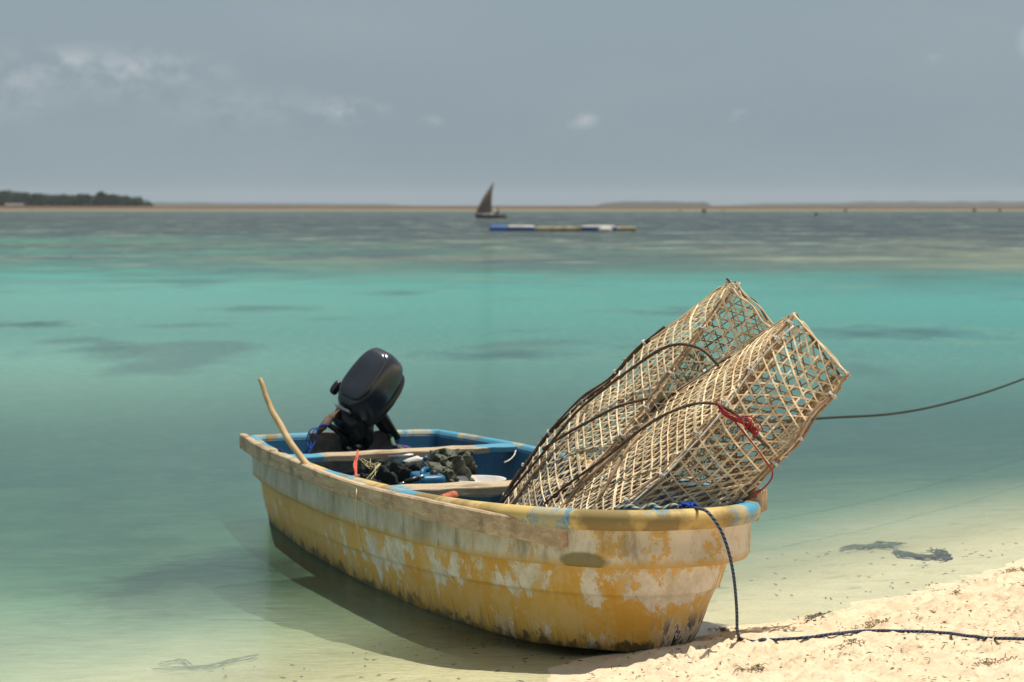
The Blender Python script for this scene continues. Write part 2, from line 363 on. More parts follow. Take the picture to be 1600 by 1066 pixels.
m, nt, out = newmat('sea_water')
oc = nn(nt, 'ShaderNodeTexCoord').outputs['Object']
bc = nn(nt, 'ShaderNodeAttribute', attribute_name='bed').outputs['Color']; op = nn(nt, 'ShaderNodeAttribute', attribute_name='murk').outputs['Fac']
r1 = noise(nt, stretch(nt, oc, (1.0, 2.2, 1)), 3.2, 5, .62); r2 = noise(nt, stretch(nt, oc, (1.0, 2.6, 1)), 14, 5, .65)
hh = math_(nt, 'ADD', math_(nt, 'MULTIPLY', r1, .016), math_(nt, 'MULTIPLY', r2, .0055))
bp = nn(nt, 'ShaderNodeBump', {'Strength': 1.0, 'Distance': 1.0, 'Height': hh})
mott = noise(nt, stretch(nt, oc, (1.0, 2.6, 1)), 7.0, 5, .65)
bcc = mixc(nt, ramp(nt, mott, [(.3, .34), (.7, 0.0)]), bc, (.02, .05, .06))
bcc = mixc(nt, ramp(nt, mott, [(.55, 0.0), (.8, .30)]), bcc, (.40, .5, .40))
yy = nn(nt, 'ShaderNodeSeparateXYZ', {0: oc}).outputs[1]
farm = nn(nt, 'ShaderNodeMapRange', {0: yy, 1: 40.0, 2: 90.0}).outputs[0]
tx1 = noise(nt, stretch(nt, oc, (.6, .5, 1)), .6, 7, .75); tx2 = noise(nt, stretch(nt, oc, (.45, .8, 1), (31, 7, 0)), .16, 7, .72)
bcc = mixc(nt, math_(nt, 'MULTIPLY', farm, ramp(nt, tx1, [(.44, 0.0), (.56, .75)])), bcc, (.040, .055, .070))
bcc = mixc(nt, math_(nt, 'MULTIPLY', farm, ramp(nt, tx2, [(.47, 0.0), (.54, .75)])), bcc, (.045, .055, .068))
bcc = mixc(nt, math_(nt, 'MULTIPLY', farm, ramp(nt, math_(nt, 'ADD', math_(nt, 'MULTIPLY', tx1, .6), math_(nt, 'MULTIPLY', tx2, .4)), [(.53, 0.0), (.59, .7)])), bcc, (.28, .34, .25))
dif = nn(nt, 'ShaderNodeBsdfDiffuse', {'Color': bcc, 'Normal': bp.outputs[0]})
tint = mixc(nt, op, (.90, .975, .92), (.78, .92, .85))
tr = nn(nt, 'ShaderNodeBsdfTransparent', {'Color': tint})
body = nn(nt, 'ShaderNodeMixShader', {0: op, 1: tr.outputs[0], 2: dif.outputs[0]})
gl = nn(nt, 'ShaderNodeBsdfGlossy', {'Color': (1, 1, 1), 'Roughness': .06, 'Normal': bp.outputs[0]})
fr = nn(nt, 'ShaderNodeFresnel', {'IOR': 1.33, 'Normal': bp.outputs[0]}).outputs[0]
fr = math_(nt, 'MINIMUM', math_(nt, 'MULTIPLY', fr, .97), .35)
fr = math_(nt, 'MULTIPLY', fr, nn(nt, 'ShaderNodeMapRange', {0: yy, 1: 15.0, 2: 55.0, 3: 1.0, 4: .5}).outputs[0])      # steeper wavelets out on the open lagoon mirror less
ws = nn(nt, 'ShaderNodeMixShader', {0: fr, 1: body.outputs[0], 2: gl.outputs[0]})
nt.links.new(ws.outputs[0], out.inputs['Surface'])
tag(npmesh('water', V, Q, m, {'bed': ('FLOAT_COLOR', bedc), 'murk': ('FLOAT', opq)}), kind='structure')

# ------------------------------------------------------------------ far shore
# sandbar: low brown reef flat just under eye level
m, nt, out = newmat('reef_flat'); oc = nn(nt, 'ShaderNodeTexCoord').outputs['Object']
zz = nn(nt, 'ShaderNodeSeparateXYZ', {0: oc}).outputs[2]
n1 = noise(nt, stretch(nt, oc, (1, .3, 1)), .05, 6, .65)
col = mixc(nt, ramp(nt, n1, [(.35, 0.0), (.65, 1.0)]), (.085, .062, .042), (.13, .078, .044))
col = mixc(nt, ramp(nt, zz, [(.0, 1.0), (.32, 0.0)]), col, (.30, .28, .20)); pbsdf(nt, out, col, .95, spec=.05)
def bar_z(x, y):
    t = np.clip((y-650-18*(fbm(x/60, y*0+3, 3)-.5))/330, -.05, 1)
    lft = .10*np.clip((-x)/160, 0, 1)
    return np.where(t < .15, t*3.0, 0.45+(t-.15)*.50*(1+.2*(fbm(x/90, y/90, 3)-.5)))+lft*np.clip(t, 0, 1)
V, Q = grid(np.linspace(-1500, 1500, 400), np.concatenate([np.linspace(590, 700, 26), np.linspace(715, 1300, 20)]), bar_z)
tag(npmesh('sandbar', V, Q, m), kind='structure')

# far islands, blue with the air between
def island(name, px0, px1, D, tops):
    x0 = (px0-800)/FPX*D; x1 = (px1-800)/FPX*D; V = []; Fc = []; n = 90; depth = 300
    for i in range(n+1):
        u = i/n; x = x0+(x1-x0)*u
        h = np.interp(u, [t[0] for t in tops], [t[1] for t in tops]); h = h*(1+.22*(fbm(np.array(x/18.), np.array(3.+D), 3)-.5)*2)
        V += [(x, D, -1), (x, D+12, h*.85), (x, D+45, h), (x, D+depth, h*.7), (x, D+depth+30, -1)]
    for i in range(n):
        for k in range(4): a = i*5+k; Fc.append((a, a+5, a+6, a+1))
    Fc += [tuple(range(4, -1, -1)), tuple(n*5+k for k in range(5))]
    return tag(mesh(name, V, Fc, M['islet']), kind='structure')
island('hills', 943, 1114, 3300, [(0, 0), (.04, 4.4), (.3, 5.8), (.7, 5.6), (.95, 4.8), (1, 0)])
island('hills', 1150, 1900, 4200, [(0, 0), (.06, 3.6), (.22, 4.4), (.25, 6.6), (.5, 7.0), (1, 7.0)])
island('hills', 218, 640, 4500, [(0, 5.8), (.3, 5.0), (.6, 4.0), (.9, 3), (1, 0)])

def clump(V, Fc, c, r, n, size, flat=.8):
    for _ in range(n):
        d = Vector(rng.normal(size=3)); d.normalize(); rr = r*(.55+.45*rng.random())
        p = Vector(c)+Vector((d.x*rr, d.y*rr, d.z*rr*flat)); a = Vector(rng.normal(size=3)).normalized(); b = a.orthogonal().normalized(); e = a.cross(b)
        q = size*(.5+rng.random()); k = len(V); V += [p+b*q, p+e*q*.7, p-b*q, p-e*q*.7]; Fc.append((k, k+1, k+2, k+3))
WD = 1010.0
def wood(x0, x1):
    V = []; Fc = []
    x = x0
    while x < x1:
        px = 800+x/WD*FPX
        top = np.interp(px, [-200, 0, 20, 40, 60, 130, 150, 190, 215, 226], [31, 29, 28, 26, 24, 24, 25, 21, 17, 6])*WD/FPX
        for dy in (0, 9, 20):
            r = 1.3+rng.random()*1.0; h = top*(.72+.3*rng.random())
            zc = h-r*.8
            while zc > .3:
                clump(V, Fc, (x+rng.normal()*.6, WD+dy+rng.normal()*2, zc), r, 60, .42); zc -= r*1.1
        x += 1.0
    return mesh('woodland', V, Fc, M['leafy'], smooth=False)
tag(wood(-290, (225-800)/FPX*WD), 'dark green mass of woodland on the point at far left', 'woodland', kind='stuff')
# ground under the wood
Vv = []; Fc = []
nb = 60
for i in range(nb):
    a = 2*math.pi*i/nb; Vv.append((-222+math.cos(a)*72, WD+40+math.sin(a)*60, .55))
    Vv.append((-222+math.cos(a)*80, WD+40+math.sin(a)*70, -.5))
Fc = [(2*i, 2*((i+1) % nb), 2*((i+1) % nb)+1, 2*i+1) for i in range(nb)]+[tuple(2*i for i in range(nb))]
tag(mesh('headland', Vv, Fc, M['rock']), kind='structure')
tx = (158-800)/FPX*(WD-4)
tr_ = tag(empty('tree', (tx, WD-4, .5)), 'tall round-topped tree rising above the woodland near its right end', 'tree')
MB().tube([(0, 0, -.5), (.1, 0, 3), (-.1, 0, 5.4)], [.35, .25, .1]).tube([(0, 0, 3), (.9, 0, 5)], [.15, .05]).build('trunk', M['bark'], tr_)
V = []; Fc = []
for cx, cz, r in [(0, 5.9, 1.1), (.8, 5.2, 1.0), (-.9, 5.1, 1.0), (0, 4.6, 1.4), (.3, 3.4, 1.6), (-.4, 2.2, 1.6)]: clump(V, Fc, (cx, 0, cz), r, 90, .35)
mesh('crown', V, Fc, M['leafy'], tr_, smooth=False)
hut = tag(empty('hut', ((23-800)/FPX*985, 985, .6)), 'long low pale hut under the trees at the far left edge', 'hut')
MB().box((0, 0, .35), (7.0, 4, 1.0)).build('wall', M['hut'], hut, False)
mb = MB(); mb.add([(-3.8, -2.5, .85), (3.8, -2.5, .85), (3.8, 0, 1.5), (-3.8, 0, 1.5), (3.8, 2.5, .85), (-3.8, 2.5, .85)], [(0, 1, 2, 3), (3, 2, 4, 5), (0, 3, 5), (1, 4, 2), (0, 5, 4, 1)]).build('roof', M['hut'], hut, False)

# dark rocks on the reef flat
rk = None
for i, (px, py, sz, lab) in enumerate([(1063, 329, .30, 'small dark rock at the waterline of the sandbar right of the floating platform'), (1100, 332, .55, 'largest dark rock standing in the water in front of the sandbar'),
        (1130, 328, .28, 'small dark rock on the sandbar just past the right end of the near island'), (1321, 328.5, .42, 'dark rock on the sandbar midway between the near island and the right edge'),
        (1275, 336, .3, 'dark rock in open water in front of the sandbar'), (1522, 326.5, .5, 'dark rock on the sandbar, second from the right edge'), (1562, 327, .42, 'dark rock on the sandbar nearest the right edge')]):
    D = FPX*CAMH/(max(py, 330)+.5-HOR)
    if rk is None:
        bm = bmesh.new(); bmesh.ops.create_icosphere(bm, subdivisions=2, radius=1)
        for v in bm.verts: v.co *= 1+.35*(rng.random()-.5)
        me = bpy.data.meshes.new('rock'); bm.to_mesh(me); bm.free(); me.materials.append(M['rock']); rk = me
    o = bpy.data.objects.new('rock', rk); C.objects.link(o)
    o.location = ((px-800)/FPX*D, D, float(max(0, bar_z(np.array((px-800)/FPX*D), np.array(D))))+sz*.3); o.scale = (sz*.8, sz*.8, sz*1.1); o.rotation_euler = (0, 0, i*1.3)
    tag(o, lab, 'rock', 'dark rocks along the sandbar')

# ------------------------------------------------------------------ sailing boat
DD = 288.0; sc = DD/FPX
dh = tag(empty('sailing_boat', ((765-800)*sc, DD, 0)), 'small dark wooden sailing boat with one brown lateen sail near the sandbar', 'sailing boat')
V = []; Fc = []; n = 16
for i in range(n+1):
    t = i/n*2-1; b = .45*(1-abs(t)**3)+.02; zt = .42+.12*t*t
    V += [(t*1.75, -b, zt), (t*1.65, -b*.7, .05), (t*1.5, 0, -.2), (t*1.65, b*.7, .05), (t*1.75, b, zt), (t*1.68, b*.8, zt-.05), (t*1.4, 0, .05), (t*1.68, -b*.8, zt-.05)]
Fc = [(i*8+k, i*8+(k+1) % 8, (i+1)*8+(k+1) % 8, (i+1)*8+k) for i in range(n) for k in range(8)]
mesh('hull', V, Fc, M['dhow'], dh)
mesh('gunwale_stripe', *(lambda mb: (mb.V, mb.F))(MB().tube([(t*1.76, -.47*(1-abs(t)**3)-.02, .43+.12*t*t) for t in np.linspace(-1, .4, 14)], .035, 6)), M['float_white'], dh)
MB().tube([(-.1, 0, .1), (.0, 0, 3.0)], [.05, .03], 6).build('mast', M['bark'], dh)
yard = [(-1.75, 0, .35), (-1.1, 0, 1.4), (-.2, 0, 3.0), (.5, 0, 4.32)]
MB().tube(spline(yard, 20), [.045]*21, 6).build('yard', M['bark'], dh)
A, B_, T = Vector((-1.72, 0, .42)), Vector((.28, 0, .68)), Vector((.48, 0, 4.25))
V = []; Fc = []; n = 14
for side in (0, .012):
    for i in range(n+1):
        u = i/n; l_ = A.lerp(T, u) + Vector((-.16*math.sin(math.pi*u), 0, .1*math.sin(math.pi*u))); r_ = B_.lerp(T, u)+Vector((-.12*math.sin(math.pi*u), 0, 0))
        for j in range(9):
            v = j/8; p = l_.lerp(r_, v); p.y -= .35*math.sin(math.pi*v)*math.sin(math.pi*min(u+.1, 1))+side; V.append(p)
for s_ in (0, 1):
    o_ = s_*(n+1)*9
    Fc += [(o_+i*9+j, o_+i*9+j+1, o_+(i+1)*9+j+1, o_+(i+1)*9+j) for i in range(n) for j in range(8)]
mesh('sail', V, Fc, M['sail'], dh)
def person(loc, sc_, label, cloth, rz=0):
    me = bpy.data.meshes.new('person')
    v = [(0, 0, .12), (0, 0, .35), (0, 0, .55), (0, 0, .66), (0, .02, .80), (0, 0, .88), (.18, 0, .53), (.24, .12, .33), (.2, .3, .24), (-.18, 0, .53), (-.24, .12, .33), (-.2, .3, .24),
         (.1, .06, .1), (.13, .42, .2), (.13, .46, -.15), (-.1, .06, .1), (-.13, .42, .2), (-.13, .46, -.15)]
    e = [(0, 1), (1, 2), (2, 3), (3, 4), (4, 5), (2, 6), (6, 7), (7, 8), (2, 9), (9, 10), (10, 11), (0, 12), (12, 13), (13, 14), (0, 15), (15, 16), (16, 17)]
    rr = [.13, .14, .13, .06, .10, .07, .06, .045, .035, .06, .045, .035, .09, .07, .05, .09, .07, .05]
    me.from_pydata(v, e, []); me.materials.append(cloth); o = bpy.data.objects.new('person', me); C.objects.link(o)
    o.modifiers.new('skin', 'SKIN'); ss = o.modifiers.new('sub', 'SUBSURF'); ss.levels = ss.render_levels = 1
    for i, sv in enumerate(me.skin_vertices[0].data): sv.radius = (rr[i], rr[i]); sv.use_root = (i == 0)
    o.location = loc; o.scale = (sc_,)*3; o.rotation_euler = (0, 0, rz); return tag(o, label, 'person')
X0 = (765-800)*sc
person((X0+.62, DD-.05, .35), 1.0, 'person in pale clothes seated low beside the brown sail', M['float_white'], 1.2)
person((X0+1.02, DD, .35), 1.0, 'person in dark clothes seated at the stern of the sailing boat', M['dhow'], 1.4)
br = tag(empty('marker_float', ((789-800)*sc, DD+1, 0)), 'small dark upright float just behind the sailing boat stern', 'float')
MB().superell((0, 0, .12), (.6, .4, .4), .8, .8).build('float_body', M['dhow'], br); MB().tube([(0, 0, .1), (.05, 0, .75)], [.06, .03], 6).build('pole', M['bark'], br)

# ------------------------------------------------------------------ floating platform
D = 148.0; sc = D/FPX
fp = tag(empty('floating_platform', ((879-800)*sc, D, 0)), 'long low floating platform of blue, white and khaki sections', 'floating platform')
xs = lambda px: (px-879)*sc
segs = [(765, 792, 'float_blue', .36, 0), (792, 836, 'float_blue', .30, 1), (836, 902, 'khaki', .30, 0), (878, 908, 'khaki', .34, 0), (908, 962, 'float_blue', .30, 1), (962, 993, 'khaki', .30, 0)]
for a_, b_, mt, h, wt_ in segs:
    if (a_, b_) == (878, 908): a_ = 903; b_ = 907
    cx = (xs(a_)+xs(b_))/2; L = (xs(b_)-xs(a_))
    f = MB().superell((cx, 0, h*.38), (L*1.02, 1.7, h), .35, .18, nu=40, nv=12).build('float_section', M[mt], fp)
    if wt_: MB().superell((cx, 0, h*.38+h*.44), (L*.97, 1.78, .17), .4, .15, nu=32, nv=8).build('cover', M['float_white'], f)
bf = tag(MB().superell((0, 0, 0), (.85, .55, .34), .8, .8).build('buoy', M['float_white']), 'white buoy floating against the right half of the floating platform', 'buoy'); bf.location = ((946-800)*sc*.985, D*.985, .08)

# ------------------------------------------------------------------ the yellow boat
BS = Vector((-.85, 12.4, 0)); BA = math.atan2(-.944, .329)
BM = Matrix.Rotation(BA, 3, 'Z')
def BL(t, l, z): return BS + BM @ Vector((t, l, z))       # boat frame -> world: t from stern to bow, l to its far side
TL = 4.40
def zr(t): return float(np.interp(t, [0, 1, 2, 3, 3.7, 4.0, 4.4], [.432, .448, .462, .492, .525, .540, .560]))
def bmid(t): return float(np.interp(t, [0, .5, 1, 2, 3, 3.6, 4.1, 4.4], [.495, .56, .60, .62, .585, .55, .50, .47]))
NS = 150
# plan outline of the rim: u in [0,1] along one side, nose at u = 1
ts = []
for i in range(NS+1):
    u = i/NS; ts.append(TL*(1-(1-u)**1.9) if u > 0 else 0)
ts = np.array(ts)
def half(t):
    x = min(max((t-3.2)/1.2, 0), 1); h = bmid(t)*(1-x**2.5)**.4
    return h
def rimpt(i):
    t = ts[i]; return t, half(t)
def bot(i):               # outline at the turn of the bottom
    u = ts[i]/TL; t = .10+u*(4.17-.10); x = min(max((u-.60)/.40, 0), 1)
    h = float(np.interp(u, [0, .25, .5, .75, 1], [.40, .47, .485, .43, .40]))*(1-x**2.2)**.5
    return t, h
def zb(u): return -.12+.16*u**2.0
# closed loop: near side stern->bow, far side bow->stern, transom
loop = [(i, -1) for i in range(NS+1)]+[(i, 1) for i in range(NS-1, -1, -1)]
def ring(frac, dep, extra=0.0, low=None):
    """points of one level. frac: 0 at the rim outline, 1 at the bottom outline; dep metres below the rim, or low = fraction of the way
    from .19 below the rim to the bottom"""
    out = []
    for i, sgn in loop:
        t0, h0 = rimpt(i); t1, h1 = bot(i); f = frac
        if isinstance(frac, tuple): kk = min(max((ts[i]-1.2)/1.6, 0), 1); f = frac[0]+(frac[1]-frac[0])*kk
        t = t0+(t1-t0)*f; h = h0+(h1-h0)*f
        z0 = zr(t0)
        z = z0-dep if low is None else (z0-.19)+(zb(ts[i]/TL)-(z0-.19))*low
        out.append([t, sgn*h, z])
    out = np.array(out); n = len(out)
    if extra:
        d = np.roll(out, -1, 0)-np.roll(out, 1, 0); nx, ny = d[:, 1], -d[:, 0]; L = np.sqrt(nx**2+ny**2)+1e-9; nx /= L; ny /= L
        # loop runs near side (l<0) to the bow: outward is to the right of travel
        out[:, 0] += nx*extra; out[:, 1] += ny*extra
        # transom corners
    return out
def corner_round(o):      # round the stern corners in plan and bring in the transom points
    return o
def addtransom(o, k=14):
    a, b = o[-1], o[0]; r = []
    for j in range(1, k):
        v = j/k; p = a+(b-a)*v; p = p.copy(); p[0] -= .05*math.sin(math.pi*v)**.5; r.append(p)
    return np.vstack([o, r])
def skin(name, levels, mt, parent, close=None, flip=False):
    rings = [addtransom(ring(*a)) for a in levels]; n = len(rings[0]); V = np.vstack(rings)
    base = addtransom(ring(0, 0)); arc = np.concatenate([[0], np.cumsum(np.linalg.norm(np.diff(base[:, :2], axis=0), axis=1))])
    uv = []
    for (lv, rg) in zip(levels, rings):
        fr = lv[0]; d = lv[1] if (len(lv) < 4 or lv[3] is None) else .19+.33*lv[3]
        uv += [(a, d) for a in arc]
    Fc = []
    for k in range(len(rings)-1):
        for i in range(n):
            a = k*n+i; b = k*n+(i+1) % n
            q = (a, b, b+n, a+n); Fc.append(q[::-1] if flip else q)
    V = list(map(tuple, V))
    if close is not None:        # flat-ish bottom or floor
        k = (len(rings)-1)*n; last = rings[-1]; cur = last
        for f in (.66, .33, .02):
            nr = last.copy(); nr[:, 1] *= f; nr[:, 2] -= close*(1-f); b0 = len(V); V += list(map(tuple, nr)); uv += [(a, .6) for a in arc]
            for i in range(n):
                q = (k+i, k+(i+1) % n, b0+(i+1) % n, b0+i); Fc.append(q[::-1] if flip else q)
            k = b0
    return mesh(name, V, Fc, mt, parent, uv=uv)

def paint(name, kind):
    m, nt, out = newmat(name)
    tcn = nn(nt, 'ShaderNodeTexCoord'); oc = tcn.outputs['Object']; uvs = tcn.outputs['UV']
    su = nn(nt, 'ShaderNodeSeparateXYZ', {0: uvs}); arc, dep = su.outputs[0], su.outputs[1]
    zo = nn(nt, 'ShaderNodeSeparateXYZ', {0: oc}).outputs[2]
    big = noise(nt, uvs, 2.6, 3, .5); mid = noise(nt, uvs, 11, 5, .62); fine = noise(nt, uvs, 60, 5, .65)
    flake = noise(nt, stretch(nt, uvs, (1.0, .85, 1)), 5.2, 14, .76, dist=.2); flake2 = noise(nt, stretch(nt, uvs, (1, 1, 1), (7, 3, 0)), 9, 12, .72)
    streak = noise(nt, stretch(nt, uvs, (38, 3.0, 1)), 1.0, 5, .65)      # runs down the side
    scr = noise(nt, stretch(nt, uvs, (5, 60, 1)), 1.0, 4, .6)            # scrapes along it
    if kind == 'hull':
        col = mixc(nt, ramp(nt, big, [(.35, 0.0), (.65, 1.0)]), (.56, .30, .045), (.60, .36, .075))
        col = mixc(nt, ramp(nt, streak, [(.5, 0.0), (.8, .35)]), col, (.34, .19, .05))
        aw = ramp(nt, math_(nt, 'DIVIDE', arc, 10.0), [(.0, 0.0), (.06, .5), (.10, .0), (.20, .25), (.27, 1.0), (.50, .95), (.58, .2), (1.0, .5)])
        dw = ramp(nt, dep, [(.19, .55), (.24, 1.0), (.32, .95), (.36, .35), (.44, .25), (.52, .6)])
        wgt = math_(nt, 'MULTIPLY', aw, dw)
        q = math_(nt, 'ADD', flake, math_(nt, 'MULTIPLY', wgt, .135)); q = math_(nt, 'ADD', q, math_(nt, 'MULTIPLY', big, .12))
        chalk = mixc(nt, ramp(nt, flake2, [(.42, 0.0), (.6, 1.0)]), (.70, .66, .59), (.50, .46, .38))
        col = mixc(nt, ramp(nt, math_(nt, 'ADD', flake2, math_(nt, 'MULTIPLY', big, .3)), [(.60, 0.0), (.72, .45)]), col, (.60, .45, .22))
        col = mixc(nt, ramp(nt, q, [(.664, 0.0), (.684, .92)]), col, chalk)
        col = mixc(nt, ramp(nt, math_(nt, 'ABSOLUTE', math_(nt, 'SUBTRACT', q, .683)), [(.0, .35), (.008, 0.0)]), col, (.20, .12, .04))
        col = mixc(nt, ramp(nt, flake2, [(.69, 0.0), (.72, .7)]), col, (.13, .10, .055))
        q2 = math_(nt, 'ADD', math_(nt, 'MULTIPLY', scr, .6), math_(nt, 'MULTIPLY', fine, .4))
        col = mixc(nt, ramp(nt, q2, [(.66, 0.0), (.70, .5)]), col, (.50, .40, .27))
        # grime and weed along the waterline
        g = math_(nt, 'ADD', zo, math_(nt, 'MULTIPLY', math_(nt, 'SUBTRACT', mid, .5), -.16)); g = math_(nt, 'ADD', g, math_(nt, 'MULTIPLY', math_(nt, 'SUBTRACT', flake2, .5), -.26))
        g = math_(nt, 'SUBTRACT', g, ramp(nt, math_(nt, 'DIVIDE', arc, 10.0), [(.0, 0.0), (.38, .0), (.47, .045)]))
        col = mixc(nt, ramp(nt, g, [(-.0, .85), (.010, .7), (.028, 0.0)]), col, (.035, .032, .018))
        gs = math_(nt, 'ADD', zo, math_(nt, 'MULTIPLY', math_(nt, 'SUBTRACT', streak, .5), -.35))
        col = mixc(nt, ramp(nt, gs, [(.0, .5), (.07, 0.0)]), col, (.16, .10, .04))
        # scuffed black and white at the forefoot
        fb = math_(nt, 'MULTIPLY', ramp(nt, math_(nt, 'ABSOLUTE', math_(nt, 'SUBTRACT', arc, 4.93)), [(.22, 1.0), (.40, 0.0)]), ramp(nt, dep, [(.38, 0.0), (.44, 1.0)]))
        sfb = noise(nt, stretch(nt, uvs, (16, 9, 1)), 1.0, 6, .7)
        col = mixc(nt, math_(nt, 'MULTIPLY', fb, ramp(nt, sfb, [(.44, 0.0), (.46, 1.0)])), col, (.60, .52, .42))
        col = mixc(nt, math_(nt, 'MULTIPLY', fb, ramp(nt, sfb, [(.52, 0.0), (.54, 1.0)])), col, (.03, .028, .022))
        col = mixc(nt, ramp(nt, zo, [(-.012, .97), (.0, 0.0)]), col, (.022, .030, .018))
        # crack line
        bump = math_(nt, 'ADD', math_(nt, 'MULTIPLY', q, -.6), math_(nt, 'MULTIPLY', fine, .4))
        pbsdf(nt, out, col, .55, bump, .35, .006, .35)
    elif kind == 'band':
        col = mixc(nt, ramp(nt, mid, [(.35, 0.0), (.7, 1.0)]), (.46, .44, .38), (.36, .33, .25))
        yel = ramp(nt, math_(nt, 'DIVIDE', arc, 10.0), [(.34, 0.0), (.44, 1.0), (.52, 1.0), (.6, .4)])
        q = flake
        tn = mixc(nt, ramp(nt, q, [(.53, 0.0), (.55, 1.0)]), (.60, .54, .44), (.58, .36, .10))
        col = mixc(nt, yel, col, tn)
        st2 = noise(nt, stretch(nt, uvs, (9, 3.0, 1)), 1.0, 10, .72)
        col = mixc(nt, ramp(nt, st2, [(.50, 0.0), (.66, .8)]), col, (.18, .145, .085))
        col = mixc(nt, ramp(nt, big, [(.52, 0.0), (.66, .65)]), col, (.21, .17, .085))
        col = mixc(nt, ramp(nt, math_(nt, 'ADD', dep, math_(nt, 'MULTIPLY', mid, .05)), [(.19, 0.0), (.215, .75)]), col, (.42, .27, .07))
        # one dark olive patch just behind the end of the rub rail
        da = math_(nt, 'DIVIDE', math_(nt, 'SUBTRACT', arc, 4.27), .115); db = math_(nt, 'DIVIDE', math_(nt, 'SUBTRACT', dep, .178), .035)
        dd = math_(nt, 'SQRT', math_(nt, 'ADD', math_(nt, 'MULTIPLY', da, da), math_(nt, 'MULTIPLY', db, db)))
        dd = math_(nt, 'ADD', dd, math_(nt, 'MULTIPLY', math_(nt, 'SUBTRACT', mid, .5), .8))
        col = mixc(nt, ramp(nt, dd, [(.75, .85), (1.05, 0.0)]), col, (.15, .125, .045))
        col = mixc(nt, ramp(nt, flake2, [(.62, 0.0), (.66, .75)]), col, (.16, .12, .06))
        pbsdf(nt, out, col, .65, q, .3, .005, .3)
    elif kind == 'rim':
        col = mixc(nt, ramp(nt, mid, [(.35, 0.0), (.65, 1.0)]), (.56, .40, .145), (.48, .34, .12))
        col = mixc(nt, ramp(nt, math_(nt, 'ADD', big, math_(nt, 'MULTIPLY', math_(nt, 'SUBTRACT', flake2, .5), .4)), [(.47, 0.0), (.56, .85)]), col, (.17, .125, .05))
        col = mixc(nt, ramp(nt, flake2, [(.64, 0.0), (.67, .8)]), col, (.55, .48, .36))
        b1 = noise(nt, stretch(nt, uvs, (1, 2, 1), (3.7, 1.1, 0)), 3.1, 2, .4)
        q = math_(nt, 'ADD', math_(nt, 'MULTIPLY', b1, .75), math_(nt, 'MULTIPLY', fine, .25))
        af = ramp(nt, math_(nt, 'DIVIDE', arc, 10.0), [(.0, .13), (.15, .10), (.3, .04), (.40, -.0), (.55, .04), (.7, .1)])
        for (c0, hw, amt) in ((4.14, .10, 1.0), (4.93, .12, .72), (2.9, .08, .9), (.5, .5, .9), (2.2, .35, .6), (9.0, .5, .8), (9.75, .45, 1.0), (8.0, .4, .5)):
            mk = ramp(nt, math_(nt, 'ABSOLUTE', math_(nt, 'SUBTRACT', math_(nt, 'ADD', arc, math_(nt, 'MULTIPLY', math_(nt, 'SUBTRACT', fine, .5), .12)), c0)), [(hw*.85, amt), (hw, 0.0)])
            cut = ramp(nt, math_(nt, 'ADD', mid, math_(nt, 'MULTIPLY', fine, .3)), [(.56, .95), (.68, .25)])
            col = mixc(nt, math_(nt, 'MULTIPLY', mk, cut), col, (.05, .24, .38))
        col = mixc(nt, ramp(nt, math_(nt, 'ADD', q, math_(nt, 'MULTIPLY', af, 1.0)), [(.60, 0.0), (.62, .95)]), col, (.06, .26, .40))
        pbsdf(nt, out, col, .6, math_(nt, 'ADD', mid, math_(nt, 'MULTIPLY', fine, .4)), .3, .005, .3)
    else:
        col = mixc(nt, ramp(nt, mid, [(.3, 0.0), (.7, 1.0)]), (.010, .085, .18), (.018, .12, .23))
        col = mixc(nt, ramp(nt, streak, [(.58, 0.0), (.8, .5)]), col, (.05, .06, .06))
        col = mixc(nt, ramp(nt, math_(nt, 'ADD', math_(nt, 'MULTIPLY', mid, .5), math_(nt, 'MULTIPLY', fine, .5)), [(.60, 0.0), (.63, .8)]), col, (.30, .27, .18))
        col = mixc(nt, ramp(nt, math_(nt, 'ADD', dep, math_(nt, 'MULTIPLY', mid, .12)), [(.24, 0.0), (.40, .9)]), col, (.020, .022, .020))  # grime colour deepening towards the floor, with the boat's inside shade painted in
        # olive grime at the near stern corner of the transom
        col = mixc(nt, math_(nt, 'MULTIPLY', ramp(nt, math_(nt, 'DIVIDE', arc, 12.0), [(.855, 0.0), (.87, 1.0), (.89, 1.0), (.905, 0.0)]), ramp(nt, mid, [(.4, 1.0), (.6, .5)])), col, (.13, .10, .03))
        pbsdf(nt, out, col, .5, mid, .25, .006, .4)
    return m
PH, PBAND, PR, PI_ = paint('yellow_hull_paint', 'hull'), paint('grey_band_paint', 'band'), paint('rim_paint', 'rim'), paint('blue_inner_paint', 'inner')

boat = tag(empty('fishing_boat', BS, BA), 'weathered yellow open fishing boat with peeling paint and blue inside, bow on the sand', 'boat')
skin('hull', [(.24, .185), (.27, .193), (.36, .19, 0, .04), (.42, .19, 0, .14), (.47, .19, 0, .26), (.52, .19, 0, .345), ((.53, .528), .19, 0, .365), ((.54, .575), .19, 0, .375), ((.57, .61), .19, 0, .42), (.70, .19, 0, .55), (.79, .19, 0, .72), (.88, .19, 0, .87), (1.0, .19, 0, 1.0)], PH, boat, close=.03)
skin('upper_band', [(-.02, .062), (.02, .075), (.03, .12), (.035, .17), (.045, .186), (.075, .199), (.14, .202), (.26, .196)], PBAND, boat)
skin('rim', [(.10, .066, -.002), (-.02, .068, .004), (-.04, .062, .014), (-.05, .045, .020), (-.05, .022, .022), (-.03, .004, .016), (0, -.001, .002), (0, -.001, -.018), (.0, .006, -.030), (0, .03, -.036)], PR, boat)
skin('inner_hull', [(0, .02, -.034), (.08, .08, -.034), (.20, .17, -.034), (.50, .19, -.03, .1), (.66, .19, -.03, .4), (.84, .19, -.03, .7), (.88, .19, -.05, .74)], PI_, boat, close=.02, flip=True)

